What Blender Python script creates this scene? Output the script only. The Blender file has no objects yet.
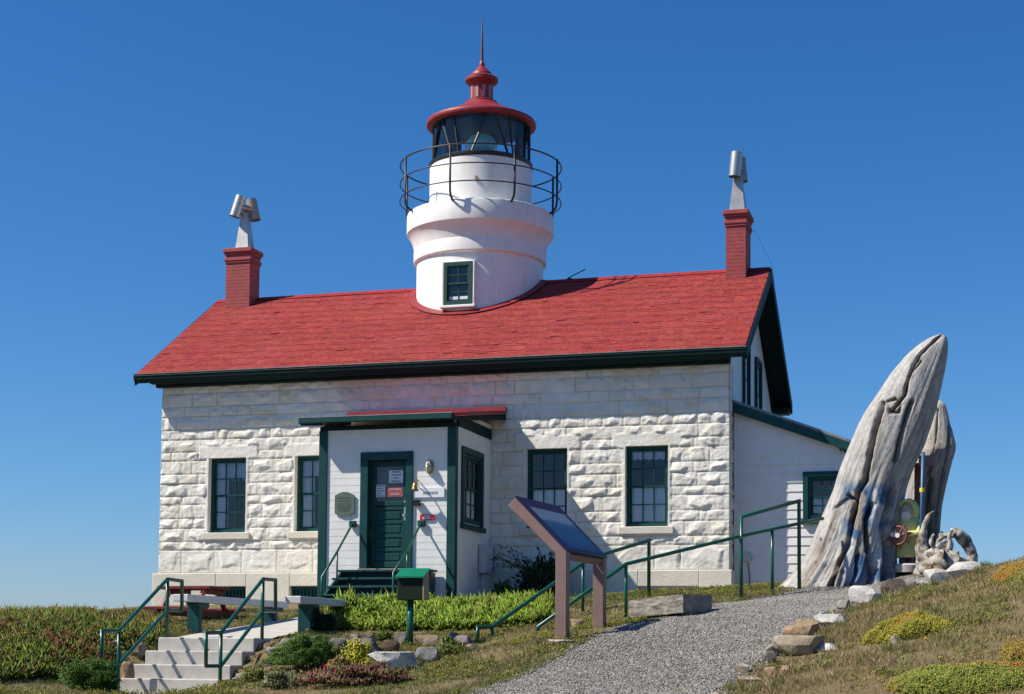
import bpy, bmesh, math, random
import numpy as np
from mathutils import Vector, Matrix, noise as mnoise
random.seed(7); RNG = np.random.default_rng(11)
sc = bpy.context.scene
COL = sc.collection
R_ = math.radians
PI = math.pi

# ------------------------------------------------------------------ camera model (fitted to the house's edges)
F0, YAW, PIT, ROL = 1606.9, -.2888, .0627, .0081
CAM = np.array([16.1567, -29.1749, -.958]); SHY = 203.14
_c, _s = math.cos(YAW), math.sin(YAW)
_r = np.array([_c, -_s, 0]); _f = np.array([_s, _c, 0]); _u = np.array([0, 0, 1.])
CF = _f*math.cos(PIT) + _u*math.sin(PIT); _U = -_f*math.sin(PIT) + _u*math.cos(PIT)
CR = _r*math.cos(ROL) + _U*math.sin(ROL); CU = -_r*math.sin(ROL) + _U*math.cos(ROL)
def ray(x, y): return CF + (x-512)/F0*CR - (y-347-SHY)/F0*CU
def atY(x, y, Y): d = ray(x, y); return CAM + d*(Y-CAM[1])/d[1]
def atX(x, y, X): d = ray(x, y); return CAM + d*(X-CAM[0])/d[0]
def atD(x, y, D): return CAM + ray(x, y)*D

# ------------------------------------------------------------------ object helpers
def tag(o, label=None, cat=None, group=None, kind=None):
    if label: o['label'] = label
    if cat: o['category'] = cat
    if group: o['group'] = group
    if kind: o['kind'] = kind
    return o
ORG = {}
def thing(name, label, cat, loc=(0, 0, 0), group=None):
    o = bpy.data.objects.new(name, None); COL.objects.link(o); o.location = loc
    o.empty_display_size = .2
    ORG[o.name] = Vector(loc)
    return tag(o, label, cat, group)
def root_of(o):
    while o.parent: o = o.parent
    return o

class MB:
    """collects faces in world coordinates, then links them as ONE mesh object"""
    def __init__(s): s.v = []; s.f = []; s.c = []; s.cur = None
    def add(s, vs, fs):
        n = len(s.v); s.v += [tuple(map(float, v)) for v in vs]; s.f += [tuple(i+n for i in f) for f in fs]
        s.c += [s.cur or (1, 1, 1)]*len(vs)
    def box(s, a, b, M=None):
        (x0, y0, z0), (x1, y1, z1) = a, b
        vs = [Vector(p) for p in ((x0,y0,z0),(x1,y0,z0),(x1,y1,z0),(x0,y1,z0),(x0,y0,z1),(x1,y0,z1),(x1,y1,z1),(x0,y1,z1))]
        if M: vs = [M @ v for v in vs]
        s.add(vs, [(0,3,2,1),(4,5,6,7),(0,1,5,4),(1,2,6,5),(2,3,7,6),(3,0,4,7)])
    def obox(s, c, ax, ay, az):
        c, ax, ay, az = map(Vector, (c, ax, ay, az))
        vs = [c+ax*i+ay*j+az*k for k in (-1, 1) for i, j in ((-1,-1),(1,-1),(1,1),(-1,1))]
        s.add(vs, [(0,3,2,1),(4,5,6,7),(0,1,5,4),(1,2,6,5),(2,3,7,6),(3,0,4,7)])
    def prism(s, poly, d):
        n = len(poly); d = Vector(d)
        vs = [Vector(p) for p in poly] + [Vector(p)+d for p in poly]
        s.add(vs, [tuple(range(n))[::-1], tuple(range(n, 2*n))] + [(i, (i+1) % n, n+(i+1) % n, n+i) for i in range(n)])
    def lathe(s, prof, c=(0, 0), n=48, cap0=True, cap1=True, a0=0., a1=2*PI):
        full = abs(a1-a0-2*PI) < 1e-6
        m = n if full else n+1
        vs = []; fs = []
        for r, z in prof:
            for i in range(m):
                a = a0+(a1-a0)*i/n
                vs.append((c[0]+r*math.cos(a), c[1]+r*math.sin(a), z))
        for j in range(len(prof)-1):
            for i in range(n):
                k = (i+1) % m
                fs.append((j*m+i, j*m+k, (j+1)*m+k, (j+1)*m+i))
        if cap0 and full: fs.append(tuple(range(m))[::-1])
        if cap1 and full: fs.append(tuple((len(prof)-1)*m+i for i in range(m)))
        s.add(vs, fs)
    def tube(s, pts, rad, n=8, closed=False, cap=True):
        P = [Vector(p) for p in pts]; m = len(P)
        rads = rad if isinstance(rad, (list, tuple)) else [rad]*m
        vs = []; fs = []; up = None
        for i in range(m):
            if closed: t0 = (P[i]-P[i-1]).normalized(); t1 = (P[(i+1) % m]-P[i]).normalized()
            else:
                t0 = (P[i]-P[i-1]).normalized() if i else (P[1]-P[0]).normalized()
                t1 = (P[i+1]-P[i]).normalized() if i < m-1 else t0
            t = (t0+t1).normalized()
            if t.length < .1: t = t1
            if up is None:
                up = t.orthogonal().normalized()
            up = (up-t*up.dot(t)).normalized(); sd = t.cross(up)
            k = 1/max(.5, t.dot(t1)); bis = (t1-t0)
            for j in range(n):
                a = 2*PI*j/n; o = (up*math.cos(a)+sd*math.sin(a))*rads[i]
                if bis.length > 1e-4:
                    b = bis.normalized(); o = o + b*o.dot(b)*(k-1)
                vs.append(P[i]+o)
        rng = m if closed else m-1
        for i in range(rng):
            a, b = i*n, ((i+1) % m)*n
            for j in range(n): fs.append((a+j, a+(j+1) % n, b+(j+1) % n, b+j))
        if cap and not closed:
            fs.append(tuple(range(n))[::-1]); fs.append(tuple((m-1)*n+j for j in range(n)))
        s.add(vs, fs)
    def build(s, name, mat, parent=None, smooth=False, bevel=0, seg=1, auto=None, fixn=False):
        off = Vector((0, 0, 0))
        if parent: off = Vector(root_of(parent).location)
        me = bpy.data.meshes.new(name)
        me.from_pydata([tuple(Vector(v)-off) for v in s.v], [], s.f)
        if any(c != (1, 1, 1) for c in s.c):
            at = me.attributes.new('col', 'FLOAT_COLOR', 'POINT')
            at.data.foreach_set('color', np.hstack([np.array(s.c, 'f4'), np.ones((len(s.c), 1), 'f4')]).ravel())
        if bevel or fixn:
            bm = bmesh.new(); bm.from_mesh(me)
            bmesh.ops.recalc_face_normals(bm, faces=bm.faces)
            if bevel:
                ed = [e for e in bm.edges if len(e.link_faces) == 2 and e.calc_face_angle(0) > .5]
                bmesh.ops.bevel(bm, geom=ed, offset=bevel, segments=seg, affect='EDGES', profile=.5, clamp_overlap=True)
            bm.to_mesh(me); bm.free()
        me.materials.append(mat)
        if smooth:
            me.polygons.foreach_set('use_smooth', [True]*len(me.polygons))
            if auto is not None: me.set_sharp_from_angle(angle=auto)
        o = bpy.data.objects.new(name, me); COL.objects.link(o)
        if parent: o.parent = parent
        return o

def np_mesh(name, V, faces_flat, sizes, mat, col=None, parent=None, smooth=False):
    me = bpy.data.meshes.new(name)
    me.vertices.add(len(V)); me.vertices.foreach_set('co', np.ascontiguousarray(V, 'f4').ravel())
    faces_flat = np.ascontiguousarray(faces_flat, 'i4').ravel(); sizes = np.asarray(sizes, 'i4')
    me.loops.add(len(faces_flat)); me.loops.foreach_set('vertex_index', faces_flat)
    me.polygons.add(len(sizes))
    st = np.zeros(len(sizes), 'i4'); st[1:] = np.cumsum(sizes)[:-1]
    me.polygons.foreach_set('loop_start', st)
    if col is not None:
        at = me.attributes.new('col', 'FLOAT_COLOR', 'POINT')
        at.data.foreach_set('color', np.ascontiguousarray(np.hstack([col, np.ones((len(col), 1))]), 'f4').ravel())
    if smooth: me.polygons.foreach_set('use_smooth', np.ones(len(sizes), bool))
    me.update(calc_edges=True); me.validate()
    me.materials.append(mat)
    o = bpy.data.objects.new(name, me); COL.objects.link(o)
    if parent: o.parent = parent
    return o

# ------------------------------------------------------------------ numpy value noise
_H = RNG.random((256, 256))
def vn(x, y, seed=0):
    x = np.asarray(x, float)+seed*17.37; y = np.asarray(y, float)+seed*9.71
    xi = np.floor(x).astype(int); yi = np.floor(y).astype(int); fx = x-xi; fy = y-yi
    fx = fx*fx*(3-2*fx); fy = fy*fy*(3-2*fy)
    g = lambda a, b: _H[a % 256, b % 256]
    return (g(xi, yi)*(1-fx)+g(xi+1, yi)*fx)*(1-fy)+(g(xi, yi+1)*(1-fx)+g(xi+1, yi+1)*fx)*fy
def fbm(x, y, seed=0, o=4):
    r = 0; a = .5; t = 0
    for k in range(o):
        r = r+a*vn(x*2**k, y*2**k, seed+k*3); t += a; a *= .5
    return r/t
def sstep(a, b, x):
    t = np.clip((x-a)/(b-a), 0, 1); return t*t*(3-2*t)

# ------------------------------------------------------------------ materials
class NT:
    def __init__(s, name):
        s.m = bpy.data.materials.new(name); s.m.use_nodes = True; s.t = s.m.node_tree; s.N = s.t.nodes; s.L = s.t.links
        s.b = s.N['Principled BSDF']; s.out = s.N['Material Output']
    def n(s, typ, **kw):
        q = s.N.new(typ)
        for k, v in kw.items():
            if k in q.inputs.keys(): q.inputs[k].default_value = v
            else: setattr(q, k, v)
        return q
    def l(s, a, b): s.L.new(a, b)
    def noise(s, scale, detail=4, rough=.55, vec=None, dist=0):
        q = s.n('ShaderNodeTexNoise'); q.inputs['Scale'].default_value = scale; q.inputs['Detail'].default_value = detail
        q.inputs['Roughness'].default_value = rough; q.inputs['Distortion'].default_value = dist
        if vec is not None: s.l(vec, q.inputs['Vector'])
        return q.outputs['Fac']
    def ramp(s, fac, stops):
        q = s.n('ShaderNodeValToRGB'); e = q.color_ramp.elements
        while len(e) < len(stops): e.new(.5)
        for i, (p, c) in enumerate(stops):
            e[i].position = p; e[i].color = (*c, 1) if len(c) == 3 else c
        s.l(fac, q.inputs['Fac']); return q.outputs['Color']
    def mix(s, fac, a, b, mode='MIX'):
        q = s.n('ShaderNodeMix', data_type='RGBA', blend_type=mode)
        for sock, v in ((q.inputs[0], fac), (q.inputs[6], a), (q.inputs[7], b)):
            if hasattr(v, 'is_output'): s.l(v, sock)
            elif isinstance(v, (int, float)): sock.default_value = v
            else: sock.default_value = (*v, 1)
        return q.outputs[2]
    def coord(s, scale=None, which='Object'):
        q = s.n('ShaderNodeTexCoord').outputs[which]
        if scale:
            m = s.n('ShaderNodeMapping'); m.inputs['Scale'].default_value = scale; s.l(q, m.inputs['Vector']); q = m.outputs['Vector']
        return q
    def bump(s, h, strength=.3, dist=.01):
        q = s.n('ShaderNodeBump'); q.inputs['Strength'].default_value = strength; q.inputs['Distance'].default_value = dist
        s.l(h, q.inputs['Height']); s.l(q.outputs['Normal'], s.b.inputs['Normal'])
    def base(s, c):
        if hasattr(c, 'is_output'): s.l(c, s.b.inputs['Base Color'])
        else: s.b.inputs['Base Color'].default_value = (*c, 1)

def paint(name, col, rough=.5, var=.25, scale=3, dirt=None, dirt_amt=.35, bump=.15, bscale=60, metallic=0, spec=.5):
    t = NT(name); co = t.coord()
    f = t.noise(scale, 6, .6, co)
    dark = tuple(c*(1-var) for c in col); lite = tuple(min(1, c*(1+var*.6)) for c in col)
    c = t.ramp(f, [(.3, dark), (.7, lite)])
    if dirt:
        g = t.noise(scale*2.3, 8, .7, t.coord((1, 1, .35)), 1.)
        k = t.ramp(g, [(.52, (0, 0, 0)), (.75, (dirt_amt,)*3)])
        c = t.mix(k, c, dirt)
    t.base(c); t.b.inputs['Roughness'].default_value = rough; t.b.inputs['Metallic'].default_value = metallic
    t.b.inputs['Specular IOR Level'].default_value = spec
    if bump: t.bump(t.noise(bscale, 4, .6, co), bump, .01)
    return t.m
def attr_mat(name, rough=.6, transl=0., var=.2, scale=8, bump=0, bscale=40, spec=.3, bdist=.01):
    t = NT(name); a = t.n('ShaderNodeAttribute', attribute_name='col').outputs['Color']
    f = t.noise(scale, 5, .6, t.coord())
    c = t.mix(1., a, t.ramp(f, [(.3, (1-var,)*3), (.7, (1+var*.0,)*3)]), 'MULTIPLY')
    t.base(c); t.b.inputs['Roughness'].default_value = rough; t.b.inputs['Specular IOR Level'].default_value = spec
    if bump: t.bump(t.noise(bscale, 6, .65, t.coord()), bump, bdist)
    if transl:
        tr = t.n('ShaderNodeBsdfTranslucent'); t.l(c, tr.inputs['Color'])
        mx = t.n('ShaderNodeMixShader'); mx.inputs[0].default_value = transl
        t.l(t.b.outputs[0], mx.inputs[1]); t.l(tr.outputs[0], mx.inputs[2]); t.l(mx.outputs[0], t.out.inputs['Surface'])
    return t.m
def glass_mat(name, tint=(.9, .95, 1), refl=.9, ior=1.5):
    t = NT(name); t.N.remove(t.b)
    tr = t.n('ShaderNodeBsdfTransparent'); tr.inputs[0].default_value = (*tint, 1)
    gl = t.n('ShaderNodeBsdfGlossy'); gl.inputs['Roughness'].default_value = .02; gl.inputs['Color'].default_value = (refl, refl, refl, 1)
    fr = t.n('ShaderNodeFresnel'); fr.inputs['IOR'].default_value = ior
    nz = t.noise(6, 2, .5, t.coord()); bp = t.n('ShaderNodeBump'); bp.inputs['Strength'].default_value = .05; bp.inputs['Distance'].default_value = .02
    t.l(nz, bp.inputs['Height']); t.l(bp.outputs[0], gl.inputs['Normal'])
    mx = t.n('ShaderNodeMixShader'); t.l(fr.outputs[0], mx.inputs[0]); t.l(tr.outputs[0], mx.inputs[1]); t.l(gl.outputs[0], mx.inputs[2])
    t.l(mx.outputs[0], t.out.inputs['Surface']); return t.m

def stone_mat(name, col, stain=(.42, .33, .2), attr=False):
    t = NT(name); co = t.coord()
    c = t.ramp(t.noise(2.2, 8, .65, co), [(.3, tuple(k*.86 for k in col)), (.7, col)])
    k = t.ramp(t.noise(1.1, 10, .72, t.coord((1, 1, .55)), .8), [(.54, (0, 0, 0)), (.78, (.5,)*3)])
    c = t.mix(k, c, tuple(a*b for a, b in zip(col, (.86, .76, .6))))
    k2 = t.ramp(t.noise(3.1, 10, .75, t.coord((1.4, 1, .5)), .5), [(.60, (0, 0, 0)), (.74, (.55,)*3)])
    c = t.mix(k2, c, stain)
    if attr: c = t.mix(1., c, t.n('ShaderNodeAttribute', attribute_name='col').outputs['Color'], 'MULTIPLY')
    t.base(c); t.b.inputs['Roughness'].default_value = .75; t.b.inputs['Specular IOR Level'].default_value = .25
    t.bump(t.noise(28, 8, .7, co), .55, .02)
    return t.m

M = {}
M['stone'] = stone_mat('whitewashed_stone', (.85, .82, .735), attr=True)
M['plinth'] = stone_mat('whitewashed_plinth', (.71, .665, .56), (.35, .29, .2))
M['tower'] = paint('white_tower_paint', (.82, .80, .76), .5, .07, 2, (.42, .24, .12), .22, .25, 25)
def streaks(m):
    t = m.node_tree; b = t.nodes['Principled BSDF']; src = b.inputs['Base Color'].links[0].from_socket
    co = t.nodes.new('ShaderNodeTexCoord'); mp = t.nodes.new('ShaderNodeMapping'); mp.inputs['Scale'].default_value = (7, 7, .55); t.links.new(co.outputs['Object'], mp.inputs[0])
    nz = t.nodes.new('ShaderNodeTexNoise'); nz.inputs['Scale'].default_value = 1.; nz.inputs['Detail'].default_value = 6; nz.inputs['Roughness'].default_value = .7; t.links.new(mp.outputs[0], nz.inputs['Vector'])
    rp = t.nodes.new('ShaderNodeValToRGB'); rp.color_ramp.elements[0].position = .57; rp.color_ramp.elements[1].position = .76; rp.color_ramp.elements[1].color = (.5, .5, .5, 1); t.links.new(nz.outputs['Fac'], rp.inputs[0])
    mx = t.nodes.new('ShaderNodeMix'); mx.data_type = 'RGBA'; t.links.new(rp.outputs[0], mx.inputs[0]); t.links.new(src, mx.inputs[6]); mx.inputs[7].default_value = (.50, .34, .20, 1); t.links.new(mx.outputs[2], b.inputs['Base Color'])
streaks(M['tower'])
M['board'] = paint('white_board_paint', (.78, .765, .72), .5, .08, 3, (.5, .46, .38), .3, .1, 50)
M['annex'] = paint('annex_board_paint', (.75, .74, .71), .55, .08, 3, (.5, .45, .34), .35, .1, 50)
M['green'] = paint('teal_green_paint', (.005, .056, .055), .5, .25, 5, (.02, .05, .05), .3, .12, 60, spec=.25)
M['gwin'] = paint('green_window_paint', (.004, .055, .035), .5, .2, 6)
M['gutter'] = paint('dark_green_paint', (.004, .022, .023), .6, .25, 4, None, 0, .1, 60, spec=.15)
M['gutter_lip'] = paint('weathered_lip', (.22, .24, .24), .5, .3, 8)
M['pipe'] = paint('green_pipe_paint', (.004, .088, .052), .3, .25, 8, (.03, .05, .03), .3, .08, 90)
M['redpaint'] = paint('red_roof_paint', (.26, .017, .022), .5, .22, 5, (.45, .18, .14), .22, .12, 50)
M['chimney'] = paint('red_chimney_paint', (.33, .055, .055), .7, .2, 6, (.2, .05, .05), .3, .3, 50)
M['spike'] = paint('rusty_spike', (.10, .035, .03), .6, .3, 8)
M['faded'] = paint('faded_red_slats', (.42, .22, .21), .6, .3, 20)
M['darkred'] = paint('dark_red_wood', (.17, .016, .014), .5, .3, 5, (.06, .012, .01), .4, .15, 40)
M['iron'] = paint('black_iron', (.012, .014, .018), .45, .3, 8, (.06, .025, .012), .3, .1, 80)
M['metal'] = paint('galvanised_metal', (.52, .50, .46), .42, .2, 5, (.3, .2, .1), .45, .1, 60, metallic=.75)
M['metal2'] = paint('weathered_metal', (.42, .38, .32), .5, .3, 7, (.24, .14, .06), .7, .15, 60, metallic=.55)
M['rust'] = paint('rusty_metal', (.33, .18, .07), .7, .4, 9, (.14, .06, .02), .5, .3, 60, metallic=.2)
M['brass'] = paint('dull_brass', (.42, .30, .12), .4, .25, 8, None, 0, .05, 60, metallic=.8)
M['concrete'] = paint('pale_concrete', (.48, .455, .41), .85, .16, 5, (.33, .31, .28), .45, .35, 45, spec=.2)
M['benchtop'] = paint('grey_painted_plank', (.56, .55, .56), .6, .14, 6, (.4, .38, .36), .35, .15, 40)
M['signframe'] = paint('brown_sign_frame', (.205, .128, .108), .55, .15, 6, (.18, .11, .1), .4, .12, 60)
M['interior'] = paint('dim_interior', (.30, .29, .27), .9, .1, 2, None, 0, 0)
M['curtain'] = paint('net_curtain', (.84, .85, .88), .9, .12, 9, None, 0, .2, 30)
M['floor'] = paint('floor_boards', (.12, .08, .05), .7, .2, 3)
M['glass'] = glass_mat('window_glass', (.92, .95, .98), 1., 1.6)
M['lglass'] = glass_mat('lantern_glass', (.86, .96, 1.), 1., 1.5)
M['lens'] = paint('lens_glass', (.34, .60, .56), .12, .25, 14, None, 0, 0, spec=.9)
M['white'] = paint('white_sheet', (.74, .76, .8), .6, .06, 6)
M['redsign'] = paint('red_sign_paint', (.55, .012, .03), .4, .1, 8)
M['rednotice'] = paint('faded_red_paper', (.36, .07, .08), .6, .2, 12)
M['plaque'] = paint('bronze_green_plaque', (.10, .145, .10), .45, .25, 30, (.2, .24, .16), .4, .25, 80)
M['plaque_dark'] = paint('plaque_letters', (.05, .075, .05), .45, .2, 30)
M['black'] = paint('black_plastic', (.01, .01, .011), .4, .1, 8)
M['mailgreen'] = paint('bright_green_lid', (.0, .17, .075), .4, .15, 8, None, 0, .05)
M['mailshade'] = paint('shaded_green_box', (.004, .016, .006), .6, .2, 8, None, 0, .05, spec=.2)  # green sunk nearly to black, standing for shade beneath the overhanging lid
M['plywood'] = paint('box_side_wood', (.30, .25, .16), .7, .25, 12)
M['grey_box'] = paint('grey_box_paint', (.5, .51, .53), .5, .1, 6)
M['lampglass'] = paint('lamp_globe', (.62, .60, .50), .25, .12, 10)
M['rubber'] = paint('dark_bars', (.25, .25, .3), .5, .1, 8)
M['yellow'] = paint('yellow_raincoat', (.62, .57, .20), .55, .2, 7, (.34, .32, .16), .5, .1)
M['face'] = paint('carved_face', (.50, .38, .28), .7, .2, 9)
M['beard'] = paint('carved_white_beard', (.66, .64, .60), .8, .2, 16, None, 0, .4, 50)
M['boots'] = paint('dark_boots', (.03, .03, .035), .5, .2, 6)
M['wheel'] = paint('brown_ship_wheel', (.18, .055, .045), .6, .3, 9)
M['blue'] = paint('blue_pole_paint', (.03, .10, .19), .4, .2, 8)
M['petal'] = paint('yellow_petals', (.80, .62, .02), .5, .1, 30)
M['petal_red'] = paint('crimson_petals', (.55, .01, .06), .5, .1, 30)
M['leaf'] = attr_mat('leaves', .5, .18, .15, 30, spec=.35)
M['succulent'] = attr_mat('succulent_leaves', .55, .12, .12, 20, spec=.18)
M['grass'] = attr_mat('grass_blades', .7, .25, .1, 20, spec=.2)
M['rock'] = attr_mat('rock', .85, 0, .45, 7, .8, 14, .2, .03)
M['shingle'] = attr_mat('red_shingles', .85, 0, .32, 26, .6, 60, .12)
M['pebble'] = attr_mat('pebbles', .85, 0, .15, 30, 0, spec=.2)
M['driftwood'] = attr_mat('driftwood', .8, 0, .28, 6, .5, 22, .2, .02)
# driftwood: long grain lines
def grain(mname):
    m = M[mname]; t = m.node_tree; b = t.nodes['Principled BSDF']
    co = t.nodes.new('ShaderNodeTexCoord'); mp = t.nodes.new('ShaderNodeMapping'); mp.inputs['Scale'].default_value = (1, 1, .12)
    mp.inputs['Rotation'].default_value = (0, R_(-24), 0)
    nz = t.nodes.new('ShaderNodeTexNoise'); nz.inputs['Scale'].default_value = 34; nz.inputs['Detail'].default_value = 8; nz.inputs['Roughness'].default_value = .7
    t.links.new(co.outputs['Object'], mp.inputs[0]); t.links.new(mp.outputs[0], nz.inputs['Vector'])
    rp = t.nodes.new('ShaderNodeValToRGB'); rp.color_ramp.elements[0].position = .34; rp.color_ramp.elements[0].color = (.5, .46, .42, 1); rp.color_ramp.elements[1].position = .6; rp.color_ramp.elements[1].color = (1, 1, 1, 1)
    t.links.new(nz.outputs['Fac'], rp.inputs[0])
    src = b.inputs['Base Color'].links[0].from_socket
    mx = t.nodes.new('ShaderNodeMix'); mx.data_type = 'RGBA'; mx.blend_type = 'MULTIPLY'; mx.inputs[0].default_value = .42
    t.links.new(src, mx.inputs[6]); t.links.new(rp.outputs[0], mx.inputs[7]); t.links.new(mx.outputs[2], b.inputs['Base Color'])
    bp = b.inputs['Normal'].links[0].from_node; t.links.new(nz.outputs['Fac'], bp.inputs['Height'])
grain('driftwood')

# ------------------------------------------------------------------ terrain
CTL = [(480,694,14),(590,641,17.3),(718,694,13),(790,642,16),(640,624,18.8),(741,599,22.3),(799,589.5,23),(860,586,23.3),
       (897,587,22.6),(860,604,19.5),(935,583,21.5),(905,573,23.6),(930,574,22.8),(958,571,22.4),(915,580,22.4),(700,606,20.5),(650,596,23),(626,617,20.5),(583,620,21),
       (0,621,22),(60,621,22.5),(110,624,23.5),(0,694,16),(60,694,17),(110,670,19.6),(60,650,19.5),(0,655,18.5),
       (240,619,26),(185,634,21.3),(290,633,20.4),(150,630,22.5),(410,646,20),(330,648,19.6),(270,646,19.8),(470,652,19.3),(477,640,20.3),
       (250,694,16.6),(300,694,16.2),(360,694,15.6),(430,694,14.8),(270,672,18.2),(390,678,17),
       (320,632,21.3),(420,630,21.5),(540,627,21),(562,636,17.6),(592,629,18.7),
       (1024,694,11.5),(860,694,12),(1024,622,14),(900,632,15),(1024,556,18),(965,579,19),(940,610,17),(790,672,14),(1000,655,12.6)]
_P = [atD(*c) for c in CTL]
_P += [(0,-.3,-.12),(3,-1,-.12),(6,-3.6,-.22),(8.5,-3,-.12),(11.6,-.3,0),(10,-.5,0),(6,4,0),(0,6,-.2),(12,6,0),(14,2,.05),(17,2,.0),(18.5,-6,.15),
       (-6,2,-1.2),(-4,-8,-1.1),(-3,-13,-1.6),(1.5,-13.5,-1.45),(6.2,-11.95,-1.49),(7.3,-11.8,-1.48),(6.7,-12.6,-1.52),(5.9,-10.3,-.82),(7.4,-10.3,-.82),
       (16.2,-29,-2.55),(9,-25,-2.5),(23,-25,-2.2),(4,-19,-2.0),(14,-22,-2.0),(20,-15,-.7),(22,-9,.1),(12,-19,-1.75)]
_P = np.array(_P, float)
def _k(r2): return np.where(r2 > 1e-9, .5*r2*np.log(np.maximum(r2, 1e-9)), 0)
_n = len(_P); _d2 = ((_P[:, None, :2]-_P[None, :, :2])**2).sum(-1)
_A = np.zeros((_n+3, _n+3)); _A[:_n, :_n] = _k(_d2)+np.eye(_n)*.35; _A[:_n, _n] = 1; _A[:_n, _n+1:] = _P[:, :2]; _A[_n, :_n] = 1; _A[_n+1:, :_n] = _P[:, :2].T
_W = np.linalg.solve(_A, np.concatenate([_P[:, 2], np.zeros(3)]))
def ground(x, y):
    x = np.asarray(x, float); y = np.asarray(y, float); sh = x.shape; x = x.ravel(); y = y.ravel()
    out = np.empty(len(x))
    for a in range(0, len(x), 20000):
        X = x[a:a+20000]; Y = y[a:a+20000]
        d2 = (X[:, None]-_P[None, :, 0])**2+(Y[:, None]-_P[None, :, 1])**2
        out[a:a+20000] = _k(d2)@_W[:_n]+_W[_n]+_W[_n+1]*X+_W[_n+2]*Y
    r = np.hypot(x-10, y+9); w = sstep(17, 34, r)
    far = -2.0-.16*np.maximum(0, r-22)
    far = np.maximum(far, -18)
    z = out*(1-w)+far*w
    z += .05*(fbm(x*.8, y*.8, 5)-.5)*(1-w*.5)
    ins = sstep(5.7, 6.02, x)*sstep(7.75, 7.44, x)
    stp = -.82-.168*np.clip(np.ceil((-10.85-y)/.32), 0, 5)-.05
    z = np.where((y > -13.0) & (y < -10.7), z*(1-ins)+np.minimum(z, stp)*ins, z)
    wlk = -.825+(y+10.5)*.088-.03
    z = np.where((y >= -10.7) & (y < -4), z*(1-ins)+np.minimum(z, wlk)*ins, z)
    return z.reshape(sh)
def g1(x, y): return float(ground(np.array([x]), np.array([y]))[0])
def spot(px, d):
    p = atD(px, 640, d); return Vector((p[0], p[1], g1(p[0], p[1])))
def pix(P):
    d = np.asarray(P, float)-CAM; z = d@CF
    return 512+F0*(d@CR)/z, 347+SHY-F0*(d@CU)/z, z

# path centre strip : left / right edges (world xy)
PL = np.array([atD(440,720,13.0)[:2], atD(480,694,14)[:2], atD(535,663,15.6)[:2], atD(590,641,17.3)[:2], atD(636,626,18.6)[:2], atD(700,609,20.3)[:2], atD(765,598,21.8)[:2], atD(806,590,23)[:2], atD(850,587,23.4)[:2], atD(905,585,23.3)[:2]])
PR = np.array([atD(690,720,11.8)[:2], atD(718,694,13)[:2], atD(752,668,14.4)[:2], atD(790,643,16)[:2], atD(822,622,17.6)[:2], atD(846,609,19)[:2], atD(866,602,19.8)[:2], atD(888,596,20.4)[:2], atD(912,590,21)[:2], atD(938,584,21.6)[:2]])
PL = np.vstack([[PL[0]+(PL[0]-PL[1])*3], PL]); PR = np.vstack([[PR[0]+(PR[0]-PR[1])*3], PR])
POLY = np.vstack([PL, PR[::-1]])
def inpoly(x, y, poly):
    ins = np.zeros(x.shape, bool); n = len(poly)
    for i in range(n):
        x0, y0 = poly[i]; x1, y1 = poly[(i+1) % n]
        c = ((y0 > y) != (y1 > y)) & (x < (x1-x0)*(y-y0)/(y1-y0+1e-12)+x0); ins ^= c
    return ins

# ground sheet, one sheet to the horizon
def coords(a, b, step):
    c = np.arange(a, b+1e-6, step); o = []; s = step; v = b
    while v < 3000: s *= 1.35; v += s; o.append(v)
    l = []; s = step; v = a
    while v > -3000: s *= 1.35; v -= s; l.append(v)
    return np.concatenate([l[::-1], c, o])
gx = coords(-6, 22, .16); gy = coords(-20, 4, .16)
GX, GY = np.meshgrid(gx, gy); GZ = ground(GX, GY)
GZ = GZ-.035*inpoly(GX.ravel(), GY.ravel(), POLY).reshape(GX.shape)
nx, ny = len(gx), len(gy)
ii = (np.arange(ny-1)[:, None]*nx+np.arange(nx-1)[None]).ravel()
Q = np.stack([ii, ii+1, ii+nx+1, ii+nx], 1)
t = NT('dry_turf_soil'); co = t.coord()
c = t.ramp(t.noise(1.6, 8, .7, co), [(.3, (.13, .085, .045)), (.5, (.21, .16, .085)), (.7, (.15, .14, .05))])
c = t.mix(t.ramp(t.noise(9, 6, .7, co), [(.4, (0,)*3), (.7, (.6,)*3)]), c, (.16, .13, .07))
t.base(c); t.b.inputs['Roughness'].default_value = .95; t.b.inputs['Specular IOR Level'].default_value = .1; t.bump(t.noise(30, 8, .7, co), .8, .04)
go = np_mesh('ground', np.stack([GX.ravel(), GY.ravel(), GZ.ravel()], 1), Q, np.full(len(Q), 4), t.m, smooth=True)
tag(go, kind='structure')
t = NT('sea_water'); t.base((.02, .07, .12)); t.b.inputs['Roughness'].default_value = .15; t.bump(t.noise(.4, 6, .6, t.coord()), .4, .3)
s_ = MB(); s_.add([(-6000,-6000,-14),(6000,-6000,-14),(6000,6000,-14),(-6000,6000,-14)], [(0,1,2,3)])
tag(s_.build('sea', t.m), kind='structure')

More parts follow.
